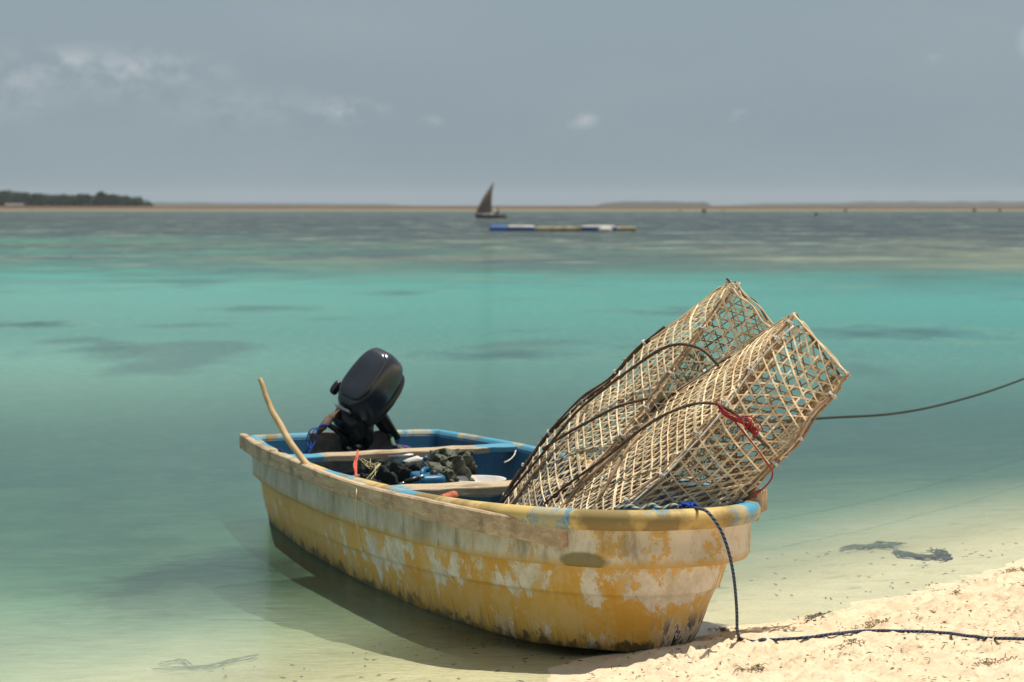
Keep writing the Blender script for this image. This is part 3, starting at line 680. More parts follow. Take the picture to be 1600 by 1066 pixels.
# wood
def wood_mat(name, c1, c2, c3, ax=(1.2, 14, 14)):
    m, nt, out = newmat(name); oc = nn(nt, 'ShaderNodeTexCoord').outputs['Object']
    g = noise(nt, stretch(nt, oc, ax), 3.2, 6, .65, dist=.6); s_ = noise(nt, oc, 4.5, 4, .6); f = noise(nt, stretch(nt, oc, ax), 14, 5, .6)
    col = mixc(nt, ramp(nt, g, [(.35, 0.0), (.62, 1.0)]), c1, c2); col = mixc(nt, ramp(nt, s_, [(.52, 0.0), (.68, .8)]), col, c3)
    col = mixc(nt, ramp(nt, f, [(.58, 0.0), (.70, .6)]), col, c3)
    pbsdf(nt, out, col, .8, math_(nt, 'ADD', g, math_(nt, 'MULTIPLY', f, .6)), .6, .006, .2); return m
W_RAIL = wood_mat('weathered_rail_wood', (.52, .40, .27), (.36, .26, .165), (.10, .065, .038))
W_THW = wood_mat('thwart_wood', (.50, .40, .28), (.34, .26, .17), (.12, .08, .05), (14, 1.2, 14))
W_DARK = wood_mat('wet_board', (.22, .165, .11), (.12, .09, .06), (.04, .03, .02), (14, 1.5, 14))
W_PLY = wood_mat('grey_plywood', (.17, .15, .14), (.12, .105, .10), (.06, .05, .045), (6, 2, 6))

def wood_blue_ends(m):
    nt = m.node_tree; b = [n for n in nt.nodes if n.type == 'BSDF_PRINCIPLED'][0]; src = b.inputs['Base Color'].links[0].from_socket
    oc = nn(nt, 'ShaderNodeTexCoord').outputs['Object']; y = nn(nt, 'ShaderNodeSeparateXYZ', {0: oc}).outputs[1]
    n_ = noise(nt, oc, 16, 5, .6)
    q = math_(nt, 'ADD', math_(nt, 'ABSOLUTE', y), math_(nt, 'MULTIPLY', math_(nt, 'SUBTRACT', n_, .5), .22))
    nt.links.new(mixc(nt, ramp(nt, q, [(.37, 0.0), (.40, .9)]), src, (.05, .25, .38)), b.inputs['Base Color'])
wood_blue_ends(W_THW)
def rail(sgn, t0, t1, name='rub_rail'):
    V = []; n = 70
    for i in range(n+1):
        t = t0+(t1-t0)*i/n; tc_ = max(t, 0.0); h = half(min(tc_, 4.39))
        if sgn < 0: zt = float(np.interp(t, [-.05, .4, 1.2, 1.7, 2.4, 2.85, 3.3, 3.7, 3.95, 4.15], [.440, .452, .466, .469, .470, .480, .498, .508, .505, .495]))
        else: zt = zr(tc_)+.004
        e = .004*(float(fbm(np.array(t*9.), np.array(2.+sgn), 4))-.5)*2; w0 = .026; w1 = .056+e
        # straighten the last bit of the plank
        if t > 3.85: h = half(3.85)+(t-3.85)*(-.50)
        hh_ = .072+.006*math.sin(t*2)+e
        V += [(t, sgn*(h+w0), zt-hh_), (t, sgn*(h+w1-.004), zt-hh_), (t, sgn*(h+w1), zt-hh_+.005), (t, sgn*(h+w1), zt-.006+e*.5), (t, sgn*(h+w1-.006), zt+e*.7), (t, sgn*(h+w0), zt)]
    K = 6; Fc = [(i*K+k, i*K+(k+1) % K, (i+1)*K+(k+1) % K, (i+1)*K+k) for i in range(n) for k in range(K)]+[tuple(range(K-1, -1, -1)), tuple(n*K+k for k in range(K))]
    if sgn < 0: Fc = [f[::-1] for f in Fc]
    return autosmooth(mesh(name, V, Fc, W_RAIL, boat), 30)
rail(-1, -.02, 4.16)
r2_ = rail(1, 2.9, 4.12)
MB().box((4.05, .42, .532), (.12, .05, .078), Matrix.Rotation(-.75, 3, 'Z'), .006).build('rail_block', W_RAIL, boat, False)
# thwarts and boards inside
def plank(name, t, z, wd, th, l0, l1, mt, tilt=0.0, dz=0.0, par=None):
    mb = MB(); mb.box((0, 0, 0), (wd, l1-l0, th), None, .005); o = mb.build(name, mt, par or boat, False)
    bm = bmesh.new(); bm.from_mesh(o.data); bmesh.ops.subdivide_edges(bm, edges=[e for e in bm.edges if abs((e.verts[0].co-e.verts[1].co).y) > .3], cuts=14)
    for v in bm.verts: v.co.z += dz*math.cos(v.co.y*3.2)+.002*math.sin(v.co.y*31+v.co.x*9); v.co.x += .003*math.sin(v.co.y*17)
    bm.to_mesh(o.data); bm.free(); o.location = (t, (l0+l1)/2, z); o.rotation_euler = (tilt, 0, 0); return o
plank('thwart', .96, .418, .15, .028, -.575, .60, W_THW, .018)
plank('thwart', 2.33, .405, .20, .036, -.585, .60, W_THW)
plank('shelf_board', 1.25, .30, .14, .02, -.50, .15, W_DARK, .03)
plank('shelf_board', 1.45, .255, .16, .02, -.48, .12, W_DARK, -.02)
plank('shelf_board', 1.08, .335, .08, .018, -.30, .22, W_DARK, .05)
plank('motor_board', .02, .335, .045, .21, -.20, .235, W_PLY)
# bow compartment of dull blue boards
plank('bulkhead', 3.05, .16, .02, .28, -.44, .44, W_PLY)

# ------------------------------------------------------------------ outboard motor
om = tag(empty('outboard_motor', BL(0, .02, .44)), 'black outboard motor tilted up on the stern of the yellow boat', 'outboard motor')
oinv = Vector(om.location)
def rel(p): return Vector(p)-oinv
Uv = Vector((.54, .30, .76)).normalized(); Nv = Vector((-.26, -.80, .50)); Nv = (Nv-Uv*Nv.dot(Uv)).normalized(); Wv = Uv.cross(Nv)
MC = Matrix((Wv, Nv, Uv)).transposed()         # local x = width, y = up out of the cowl's top face, z = along the cowl
cc = P(577, 600, 12.12)
def wp(p):
    k = 1-.22*max(p.z, 0)**2-.24*max(-p.z, 0)**1.6; ky = 1-.14*max(p.y, 0)
    return Vector((p.x*k*ky, p.y*(1-.10*abs(p.z)**2)-(.0), p.z*(1-.05*p.y)))
cw = MB().superell(rel(cc), (.222, .222, .365), .42, .5, MC, 48, 36, wp).build('cowl', M['cowl'], om)
cpos = lambda x, y, z: rel(cc)+MC @ Vector((x, y, z))
MB().superell(cpos(0, .082, .005), (.162, .075, .285), .45, .45, MC, 40, 24, lambda p: Vector((p.x*(1-.15*p.z*p.z-.1*p.z), p.y, p.z))).build('cowl_panel', M['cowl'], cw)
MB().superell(cpos(0, -.130, -.005), (.21, .055, .338), .5, .5, MC, 40, 14, wp).build('lower_pan', M['black'], om)
MB().box(cpos(-.0, .065, -.193), (.09, .03, .015), MC, .005).build('cowl_latch', M['metal'], om)
MB().superell(rel(P(525, 606, 12.15)), (.035, .05, .075), .6, .6, MC).tube([rel(P(526, 608, 12.15)), rel(P(536, 612, 12.2))], .012).build('carry_handle', M['black'], om)
mb = MB()
mb.superell(rel(P(552, 655, 12.2)), (.17, .18, .16), .5, .5, MC)
mb.tube([rel(P(556, 640, 12.15)), rel(P(552, 668, 12.25)), rel(P(556, 698, 12.35))], [.075, .07, .05], 12)
mb.build('midsection', M['black'], om)
mb = MB()
for dx in (-14, 16):
    mb.tube([rel(P(556+dx, 668, 12.28)), rel(P(556+dx*1.2, 684, 12.30)), rel(P(554+dx, 702, 12.34))], [.028, .03, .018], 8)
mb.box(rel(P(556, 676, 12.30)), (.16, .09, .05), None, .01)
mb.tube([rel(P(572, 665, 12.2)), rel(P(577, 690, 12.3))], [.04, .022], 8)
mb.build('clamp_bracket', M['black'], om)
for px, py in ((548, 703), (562, 699)):
    MB().tube([rel(P(px-4, py-3, 12.22)), rel(P(px, py-1, 12.26)), rel(P(px+3, py-8, 12.30))], [.008, .012, .008], 8).build('clamp_screw', M['metal'], om)
MB().tube([rel(P(532, 645, 12.15)), rel(P(519, 652, 12.1)), rel(P(510, 660, 12.05))], [.018, .02, .02], 10).tube([rel(P(513, 656, 12.05)), rel(P(504, 668, 12.0)), rel(P(497, 676, 11.98))], [.021, .019, .012], 10).build('tiller', M['stick'], om)
MB().superell(rel(P(529, 664, 12.2)), (.05, .05, .05), .8, .8).superell(rel(P(534, 656, 12.2)), (.03, .05, .03), .8, .8).build('fitting', M['metal'], om)
MB().tube([rel(P(514, 664, 12.05)), rel(P(530, 676, 12.15)), rel(P(548, 690, 12.25))], [.014, .014, .012], 8).build('control_arm', M['black'], om)
# leg, cavitation plate, gearcase and propeller held up behind the transom
ax = -Nv; top = rel(cc)+ax*.16-Uv*.06
MB().tube([top, top+ax*.30, top+ax*.66], [.055, .042, .035], 12, flat=.6).build('leg', M['black'], om)
g = top+ax*.70
MB().superell(g, (.07, .09, .34), .8, .8, MC).box(g-ax*.07, (.16, .012, .26), MC, .004).build('gearcase', M['black'], om)
pr = empty('propeller'); pr.parent = om; pr.location = g+Uv*(-.20)
h_ = MB().superell((0, 0, 0), (.06, .06, .09), .8, .9, MC).build('hub', M['black'], pr)
for k in range(3):
    a = 2*math.pi*k/3; d1 = MC @ Vector((math.cos(a), math.sin(a), 0)); d2 = MC @ Vector((-math.sin(a), math.cos(a), .6)).normalized()
    MB().tube([d1*.02, d1*.06, d1*.10], [.022, .04, .022], 10, flat=.15).build('blade', M['metal'], pr)
# fuel and control lines
mb = MB()
for k in range(3):
    e = rng.normal(size=2)*5
    mb.tube(spline([P(514+e[0], 664, 12.0), P(500, 668-k*1.5, 11.95), P(485+k*4, 672+k*4, 11.9), P(480+k*6+e[0]*.3, 690, 11.9), P(488-k*4, 704+k*3, 11.8)], 24), .0026, 6)
tag(mb.build('fuel_line', M['rope_bright']), 'thin blue lines looping from the motor tiller over the stern', 'fuel line')

# ------------------------------------------------------------------ things in the boat
pole = tag(mesh('wooden_pole', *(lambda b: (b.V, b.F))(MB().tube(spline([P(406, 592, 10.75), P(410, 601, 10.74), P(415, 618, 10.73), P(421, 632, 10.72), P(427, 646, 10.7), P(438, 664, 10.68), P(450, 686, 10.64), P(464, 706, 10.60), P(478, 724, 10.57), P(500, 745, 10.5)], 60),
      [.009+.0055*min(i/35, 1)+.0016*float(fbm(np.array(i*.45), np.array(2.), 2)) for i in range(61)], 10)), M['tan_stick']), 'crooked bare wooden pole leaning over the near gunwale at the stern', 'pole')
M['pole_wood'] = simple('barkless_pole', (.52, .36, .19), (.38, .25, .12), .6, 18); pole.data.materials[0] = M['pole_wood']

# orange-red cord over the aft thwart
mb = MB()
for k in range(6):
    e = rng.normal(size=4)*2
    mb.tube(spline([P(558+e[0]*.6, 704, 11.28), P(559+e[1]*.5, 712, 11.22), P(556+e[2], 728, 11.15), P(554+e[3]*1.6, 745, 10.9)], 16), .0035, 5)
tag(mb.build('hanging_cord', simple('orange_cord', (.55, .10, .05), (.4, .06, .03), .6, 50)), 'orange-red cord tied round the aft thwart and hanging down', 'cord')
# pale fishing line tangle
mb = MB()
for k in range(7):
    e = rng.normal(size=8)*7
    mb.tube(spline([P(566+e[0], 722+e[1]*.4, 10.6), P(580+e[2], 730+e[3]*.4, 10.5), P(594+e[4]*.5, 727+e[5]*.3, 10.5), P(575+e[6], 748+e[7]*.3, 10.4)], 22), .0018, 4)
tag(mb.build('fishing_line', simple('pale_line', (.45, .40, .2), (.35, .3, .15), .5, 50)), 'tangle of pale fishing line below the orange-red cord', 'fishing line')
tag(MB().tube(spline([P(559, 757, 9.84), P(557, 768, 9.74), P(556, 790, 9.74), P(557, 815, 9.76), P(562, 838, 9.80), P(568, 862, 9.85)], 30), .0026, 5).build('loose_string', simple('pale_string', (.6, .5, .3), (.5, .4, .22), .6, 50)), 'thin pale string hanging down outside the near side of the boat', 'string')

def cloth(name, c, sx, sz, M3, amp, mt, seed, n=42, bulge=.06):
    V = []; 
    for j in range(n):
        for i in range(n):
            u, v = i/(n-1)*2-1, j/(n-1)*2-1
            e = amp*(fbm(np.array(u*2.2+seed), np.array(v*2.2+seed*2), 4, .6)-.5)*2 + amp*.5*abs(math.sin(u*5+v*3+seed))
            ed = 1+.7*(fbm(np.array(u*1.5+seed+9), np.array(v*1.5), 2)-.5)
            V.append(Vector(c)+M3 @ Vector((u*sx/2*ed, -bulge*(1-u*u)*(1-v*v)*1.2-float(e), v*sz/2*ed)))
    Fc = [(j*n+i, j*n+i+1, (j+1)*n+i+1, (j+1)*n+i) for j in range(n-1) for i in range(n-1)]
    o = mesh(name, V, Fc, mt); sm = o.modifiers.new('thick', 'SOLIDIFY'); sm.thickness = .004; return o
bf_ = Matrix.Rotation(.1, 3, 'Z')
tag(cloth('tarpaulin', P(708, 733, 10.95), .20, .17, bf_ @ Matrix.Rotation(-.3, 3, 'X'), .075, M['tarp'], 3.3, bulge=.07), 'crumpled olive green tarpaulin under the aft thwart by the far side', 'tarpaulin')
tag(cloth('raincoat', P(688, 745, 10.6), .15, .11, Matrix.Rotation(.5, 3, 'Z') @ Matrix.Rotation(.5, 3, 'Y') @ Matrix.Rotation(-.7, 3, 'X'), .02, M['tarp'], 8.1, bulge=.03), 'dark green folded cloth leaning on the blue jerrycan', 'cloth')
tag(cloth('fishing_net', P(610, 752, 10.75), .30, .14, Matrix.Rotation(-1.0, 3, 'X'), .06, simple('dark_net', (.03, .035, .03), (.012, .014, .014), .9, 60, bstr=.9), 21.7, bulge=.05), 'dark heap of fishing net in the bottom of the boat by the near side', 'fishing net')
tag(cloth('rag', P(668, 727, 11.2), .11, .06, Matrix.Rotation(-.5, 3, 'X'), .03, simple('brown_rag', (.13, .075, .05), (.05, .03, .022), .9, 20), 5.5, bulge=.03), 'small brown rag lying on the boards beside the green tarpaulin', 'rag')
jc = tag(empty('jerrycan', P(668, 760, 10.55)), 'blue plastic jerrycan lying between the two thwarts', 'jerrycan')
MB().superell((0, 0, 0), (.12, .22, .12), .3, .3, Matrix.Rotation(.3, 3, 'Z')).build('body', M['bluepl'], jc)
MB().tube(spline([(-.02, -.06, .04), (-.02, -.04, .072), (0, .03, .072), (0, .06, .04)], 14), .010, 8).build('handle', M['bluepl'], jc)
MB().lathe([(0, .075), (.018, .075), (.018, .05)], (.03, -.06, 0), 14).build('cap', M['black'], jc)
hp = tag(empty('hand_pump', P(645, 750, 10.35)), 'black hand pump with silver ends lying by the blue jerrycan', 'hand pump')
d0 = P(662, 744, 10.35)-P(645, 750, 10.35)
MB().tube([-d0*.7, d0*.5], .0125, 10).build('barrel', M['black'], hp); MB().tube([-d0*1.2, -d0*.7], .007, 8).build('end_fitting', M['metal'], hp); MB().tube([d0*.5, d0*1.0], .008, 8).build('end_fitting', M['metal'], hp)
bk = tag(empty('bucket', P(745, 774, 10.75)), 'white round bucket standing behind the forward thwart', 'bucket')
bk.scale = (1, 1, 1)
MB().lathe([(0, .003), (.104, .003), (.125, .065), (.130, .067), (.132, .073), (.127, .076), (.120, .072), (.10, .010), (0, .010)], n=40).build('pail', M['whitepl'], bk)
MB().tube([(.131*math.cos(a), .131*math.sin(a), .068-.02*math.sin(a)) for a in np.linspace(-.2, math.pi+.2, 26)], .0025, 6).build('handle', M['metal'], bk)
bt = tag(empty('bottle', P(648, 722, 10.9)), 'small white plastic bottle lying on the shelf board under the aft thwart', 'bottle')
RY = Matrix.Rotation(1.25, 3, 'Y') @ Matrix.Rotation(.2, 3, 'X')
MB().lathe([(0, -.05), (.022, -.05), (.024, -.02), (.024, .02), (.010, .035), (.010, .045), (0, .045)], (0, 0, 0), 16, RY).build('body', M['whitepl'], bt); MB().lathe([(0, .064), (.012, .064), (.012, .045), (0, .045)], (0, 0, 0), 12, RY).build('cap', M['bluepl'], bt)
tag(MB().tube([P(608, 715, 11.3), P(646, 712, 11.25)], .010, 8).build('pipe', M['metal']), 'thin grey metal pipe lying across the boards below the aft thwart', 'pipe')
rs = tag(rope('rope_coil', [P(655, 728, 11.1), P(664, 724, 11.05), P(667, 733, 11.0), P(660, 740, 10.9), P(652, 737, 10.8), P(640, 741, 10.7)], .009, M['rope_dark'], seg=50), 'dark rope curling over the blue jerrycan', 'rope')
tag(MB().tube(spline([P(690, 781, 9.45), P(700, 777, 9.5), P(709, 775, 9.55)], 10), [.019]*8+[.021]*3, 12).build('boat_fender', M['orange']), 'end of an orange tube below the forward thwart', 'fender')
tag(MB().tube(spline([P(806, 704, 11.55), P(803, 712, 11.5), P(796, 719, 11.45), P(788, 723, 11.4)], 14), .0035, 5).build('rope_end', M['white_cord']), 'pale rope end hanging below the far end of the aft thwart', 'rope end')
tag(rope('stern_rope', [P(586, 657, 12.5), P(594, 668, 12.48), P(604, 676, 12.45), P(612, 686, 12.4), P(616, 696, 12.3), P(628, 702, 12.1), P(640, 708, 11.9)], .011, M['rope_green'], seg=60), 'green rope running from the motor down to the stern corner', 'rope')
tag(MB().tube(spline([P(588, 648, 12.45), P(594, 655, 12.45), P(592, 664, 12.46), P(585, 660, 12.5)], 16), .004, 5).build('cable', M['rope_blue']), 'thin blue cable looped at the right of the motor', 'cable')
tag(rope('purple_strap', [P(620, 698, 12.2), P(636, 701, 12.1), P(652, 709, 11.8)], .013, M['purple'], seg=30), 'purple strap lying inside the transom next to the green rope', 'strap')
mb = MB(); mb.tube(spline([P(436, 703, 11.12), P(441, 706, 11.08), P(441, 716, 11.05), P(439, 726, 11.08)], 14), .007, 6)
tag(mb.build('lashing', M['rope_blue']), 'blue cord lashed round the near rub rail at the stern', 'lashing')

# ------------------------------------------------------------------ fish traps
def curve3(pts): 
    pts = [P(*p) for p in pts]; sp = spline(pts, 60); L = [0]
    for a, b in zip(sp, sp[1:]): L.append(L[-1]+(b-a).length)
    arr = np.array([tuple(p) for p in sp]); L = np.array(L)
    def f(s):                     # s in 0..1 of arc length
        return Vector([np.interp(s*L[-1], L, arr[:, k]) for k in range(3)])
    f.L = L[-1]; f.tab = (L/L[-1], arr); return f
def panel(name, Pc, Qc, parent, pitch=.046, wid=.0068, bulge=0.0, phase=0.0, fam=(0, 1, 2), drop=.04, seed=1, mt=None, angs=(0, 60, -60), ext=.020, jit=.0022, amp=.0020, wavy=1.0):
    """kagome (hexagon) weave of split bamboo on the ruled sheet between two edge curves"""
    rg = np.random.default_rng(seed)
    tP, aP = Pc.tab; tQ, aQ = Qc.tab; N = 121; sv = np.linspace(0, 1, N)
    Pp = np.stack([np.interp(sv, tP, aP[:, k]) for k in range(3)], 1); Qp = np.stack([np.interp(sv, tQ, aQ[:, k]) for k in range(3)], 1)
    Wd = np.linalg.norm(Qp-Pp, axis=1); L = (Pc.L+Qc.L)/2
    nrm = []
    for i in range(N):
        i0, i1 = max(i-3, 0), min(i+3, N-1)
        t = Vector(Pp[i1]+Qp[i1]-Pp[i0]-Qp[i0]); wv = Vector(Qp[i]-Pp[i]); 
        if wv.length < 1e-4: wv = Vector(Qp[min(i+8, N-1)]-Pp[min(i+8, N-1)])
        n_ = t.cross(wv).normalized(); nrm.append(n_ if n_.y < 0 else -n_)
    nrm = np.array([tuple(n_) for n_ in nrm])
    def at(x, y, off):
        s_ = min(max(y/L, 0), 1); f = s_*(N-1); i = min(int(f), N-2); fr = f-i
        p = Pp[i]*(1-fr)+Pp[i+1]*fr; q = Qp[i]*(1-fr)+Qp[i+1]*fr; Wx = max(Wd[i]*(1-fr)+Wd[i+1]*fr, 1e-4); n_ = nrm[i]*(1-fr)+nrm[i+1]*fr
        u = x/Wx; b = bulge*math.sin(math.pi*min(max(u, 0), 1))*min(1, 6*s_)
        wob = .004*wavy*(math.sin(x*23+y*9+seed)+math.sin(y*31-x*13+seed*2))
        return Vector(p+(q-p)*u+n_*(off+b+wob)), Vector(n_), Wx
    mb = MB(); Wm = Wd.max()
    for fi in fam:
        a = R(angs[fi]); d = Vector((math.sin(a), math.cos(a))); nn_ = Vector((d.y, -d.x))
        offk = phase+(.5 if fi == 1 else 0.0)
        K = int((L+Wm)/pitch)+3
        for k in range(-K, K+1):
            if rg.random() < drop: continue
            c0 = (k+offk)*pitch+rg.normal()*jit; tw = rg.normal()*.005; dbl = rg.random() < .08
            dd_ = Vector((d.x*math.cos(tw)-d.y*math.sin(tw), d.x*math.sin(tw)+d.y*math.cos(tw)))
            c_base = nn_*c0
            mid = Vector((Wm/2, L/2)); c_base = c_base+d*((mid-c_base).dot(d))
            run = []; step = .02; T = int((L+Wm)/step)
            ph = rg.random()*6; am = .0004+rg.random()*.0012; w0 = wid*(.75+.5*rg.random())
            runs = []
            for q in range(-T, T+1):
                p2 = c_base+dd_*(q*step)
                if p2.y < -.004 or p2.y > L+.004: inside = False
                else:
                    _, _, Wx = at(0, p2.y, 0); inside = -ext*rg.random()*1.2 <= p2.x <= Wx+ext*rg.random()*1.2
                if inside: run.append((p2, q))
                else:
                    if len(run) > 1: runs.append(run)
                    run = []
            if len(run) > 1: runs.append(run)
            for run in runs:
              for rep in ((0, 1) if dbl else (0,)):
                V = []; prevp = None
                pts = []
                for p2, q in run:
                    x = p2.x+nn_.x*(am*math.sin(q*.35+ph))+rep*nn_.x*w0*1.15; y = p2.y+nn_.y*(am*math.sin(q*.35+ph))+rep*nn_.y*w0*1.15
                    off = (.0024 if fi == 1 else -.0024 if fi == 2 else 0)+amp*math.sin(q*step/pitch*math.pi*1.155+fi*2+k*math.pi)
                    p, n_, _ = at(x, y, off); pts.append((p, n_))
                for i, (p, n_) in enumerate(pts):
                    t = (pts[min(i+1, len(pts)-1)][0]-pts[max(i-1, 0)][0]).normalized(); sd_ = t.cross(n_).normalized()*(w0/2); th = n_*.0014
                    V += [p-sd_-th, p+sd_-th, p+sd_+th, p-sd_+th]
                Fc = [(i*4+c, i*4+(c+1) % 4, (i+1)*4+(c+1) % 4, (i+1)*4+c) for i in range(len(pts)-1) for c in range(4)]+[(3, 2, 1, 0), tuple(len(pts)*4-4+c for c in range(4))]
                mb.add(V, Fc)
    return mb.build(name, mt or M['bamboo'], parent, False)
def bundle(name, f, r, n, mt, parent, s0=0.0, s1=1.0, seed=0, spread=1.0):
    rg = np.random.default_rng(seed); mb = MB()
    for k in range(n):
        a0, b0 = s0+rg.random()*.10*(s1-s0)*(k > 0), s1-rg.random()*.10*(s1-s0)*(k > 0); o_ = Vector(rg.normal(size=3))*r*spread; ph = rg.random()*6
        pts = [f(a0+(b0-a0)*i/40)+o_*(1+.5*math.sin(i*.3+ph)) for i in range(41)]
        mb.tube(pts, [r*(.8+.15*math.sin(i*.7+ph)) for i in range(41)], 7)
    return mb.build(name, mt, parent)
def ties(f, ss, r, parent, mt):
    for s_ in ss:
        p = f(s_); t = (f(min(s_+.01, 1))-f(max(s_-.01, 0))).normalized(); a = t.orthogonal().normalized(); b = t.cross(a); mb = MB()
        pts = [p+t*(.0035*(i/12-1.4))+(a*math.cos(i*.55)+b*math.sin(i*.55))*r*(1+.15*math.sin(i*1.7)) for i in range(34)]
        mb.tube(pts, .0024, 5); e = pts[-1]; mb.tube([e, e+Vector((.012, -.006, .008)), e+Vector((.02, -.01, -.012))], .0016, 4); mb.build('tie', mt, parent)

def trap(name, label, Fp, Gp, Hp, Kp, seed, ties_at):
    root = tag(empty('fish_trap', (P(*Fp[-1]).x, P(*Fp[-1]).y, .2)), label, 'fish trap', 'woven fish traps standing in the bow')
    o0 = Vector(root.location)
    f, g, h, k = curve3(Fp), curve3(Gp), curve3(Hp), curve3(Kp); made = []
    made.append(panel('front_panel', f, h, root, seed=seed, bulge=.008, pitch=.0395, wid=.0056, jit=.0016))
    made.append(panel('side_panel', g, f, root, seed=seed+1, bulge=.012, pitch=.0365, wid=.0050, angs=(0, 62, -62), drop=.02, jit=.002, amp=.0008, wavy=.25))
    made.append(panel('back_panel', g, k, root, mt=M['shaded_bamboo'], seed=seed+2, bulge=-.01, pitch=.0395, wid=.0056, jit=.0016))
    made.append(panel('side_panel', k, h, root, mt=M['shaded_bamboo'], seed=seed+3, bulge=.01, pitch=.04, wid=.0055, wavy=.3))
    made.append(bundle('edge_stick', g, .0062, 4, M['stick'], root, .22, 1.0, seed=seed, spread=1.3))
    made.append(bundle('edge_stick', g, .0035, 5, M['bamboo'], root, 0, .6, seed=seed+20, spread=2.2))
    made.append(bundle('edge_stick', f, .0065, 2, M['tan_stick'], root, 0, 1, seed=seed+5))
    made.append(bundle('edge_stick', f, .0048, 1, M['white_cord'], root, .0, .95, seed=seed+6, spread=2.6))
    made.append(bundle('edge_stick', h, .0070, 3, M['tan_stick'], root, 0, 1, seed=seed+7))
    made.append(bundle('edge_stick', h, .0045, 1, M['white_cord'], root, .15, .98, seed=seed+8, spread=2.5))
    made.append(bundle('edge_stick', k, .0065, 3, M['tan_stick'], root, 0, 1, seed=seed+9))
    top = lambda s_: f(0).lerp(h(0), s_); top.L = (f(0)-h(0)).length
    topb = lambda s_: g(0).lerp(k(0), s_)
    made.append(bundle('top_rod', top, .0045, 3, M['bamboo'], root, -.01, 1.02, seed=seed+11, spread=1.6))
    made.append(bundle('top_rod', topb, .0045, 2, M['stick'], root, -.01, 1.02, seed=seed+12, spread=1.6))
    n0 = len(C.objects)
    before = set(C.objects)
    ties(f, ties_at, .0125, root, M['white_cord']); ties(h, [.12, .38, .55, .8], .0135, root, M['white_cord']); ties(g, [.3, .42, .55, .68, .8, .9], .015, root, M['white_cord'])
    made += [o for o in C.objects if o not in before and o.name.startswith('tie')]
    for o in made:                         # builders work in world space: move into the root's frame
        o.data.transform(Matrix.Translation(-o0))
    return root, (f, g, h, k)
def rel_(ax, ay, pts): return [(ax+x, ay+y, d) for x, y, d in pts]
# front trap
F1 = [(1243, 495, 8.72), (1213, 527, 8.70), (1172, 577, 8.67), (1136, 623, 8.63), (1090, 677, 8.59), (1047, 730, 8.56), (1008, 762, 8.55), (965, 795, 8.54), (925, 835, 8.56)]
G1 = [(1240, 492, 8.92), (1208, 513, 8.95), (1154, 551, 9.00), (1083, 598, 9.06), (1030, 634, 9.10), (980, 680, 9.14), (930, 725, 9.17), (887, 765, 9.19), (850, 795, 9.2), (815, 830, 9.2)]
H1 = [(1325, 587, 8.62), (1300, 618, 8.62), (1268, 650, 8.62), (1238, 697, 8.62), (1197, 737, 8.62), (1147, 790, 8.64), (1110, 830, 8.62)]
K1 = [(1310, 588, 8.92), (1270, 630, 8.98), (1215, 685, 9.05), (1150, 745, 9.12), (1080, 795, 9.15), (1040, 825, 9.15)]
fr_, c1 = trap('fish_trap', 'front bamboo fish trap leaning over the bow with the red cord tied on', F1, G1, H1, K1, 11, [.03, .10, .24, .38, .52, .70, .84])
F2 = [(1146, 443, 9.10), (1118, 485, 9.10), (1083, 534, 9.09), (1048, 585, 9.08), (1012, 634, 9.06), (965, 690, 9.04), (915, 750, 9.02), (880, 800, 9.02), (860, 825, 9.02)]
G2 = [(1143, 441, 9.30), (1101, 470, 9.33), (1060, 501, 9.37), (1030, 523, 9.40), (994, 549, 9.44), (951, 597, 9.49), (905, 632, 9.53), (851, 687, 9.57), (812, 742, 9.60), (783, 790, 9.60), (765, 825, 9.6)]
H2 = [(1229, 531, 9.02), (1195, 575, 9.04), (1150, 625, 9.06), (1100, 680, 9.08), (1050, 740, 9.08), (1005, 800, 9.08), (985, 825, 9.08)]
K2 = [(1224, 528, 9.30), (1175, 570, 9.38), (1110, 625, 9.45), (1040, 690, 9.52), (970, 760, 9.55), (930, 815, 9.55)]
bk_, c2 = trap('fish_trap', 'bamboo fish trap at the back, taller and half hidden behind the other trap', F2, G2, H2, K2, 51, [.02, .18, .36, .5, .62])
def surf(cP, cQ, s_, u): return cP(s_).lerp(cQ(s_), u)
def rib(pts, r, mt, root, n=40, taper=1):
    o = MB().tube(spline(pts, n), [r*(1-.3*abs(i/n-.5)*taper+.08*math.sin(i*.9)) for i in range(n+1)], 8).build('curved_rib', mt, root)
    o.data.transform(Matrix.Translation(-Vector(root.location))); return o
dd = lambda px, py, D: P(px, py, D)
rib([dd(851, 787, 9.12), dd(894, 752, 9.02), dd(951, 712, 8.86), dd(994, 677, 8.74), dd(1030, 653, 8.66), dd(1065, 637, 8.6), dd(1095, 630, 8.56), dd(1120, 631, 8.55)], .0058, M['stick'], fr_)
rib([dd(1120, 631, 8.55), dd(1150, 648, 8.54), dd(1180, 680, 8.55), dd(1202, 700, 8.58)], .0065, M['stick'], fr_)
rib([dd(880, 795, 9.0), dd(905, 760, 8.98), dd(940, 728, 8.97), dd(980, 690, 9.0), dd(1020, 655, 9.02)], .0065, M['tan_stick'], fr_)
rib([dd(925, 798, 8.72), dd(950, 755, 8.74), dd(975, 710, 8.80), dd(1000, 680, 8.86)], .008, M['tan_stick'], fr_)
rib([dd(783, 787, 9.5), dd(820, 742, 9.46), dd(855, 700, 9.42), dd(900, 645, 9.36), dd(945, 607, 9.30), dd(1001, 566, 9.20), dd(1037, 544, 9.10), dd(1065, 538, 9.02), dd(1094, 545, 9.0), dd(1115, 563, 8.99), dd(1125, 575, 9.0)], .0062, M['stick'], bk_)
rib([dd(848, 702, 9.42), dd(887, 677, 9.3), dd(933, 652, 9.15), dd(969, 634, 9.05), dd(1012, 623, 8.99)], .006, M['stick'], bk_)
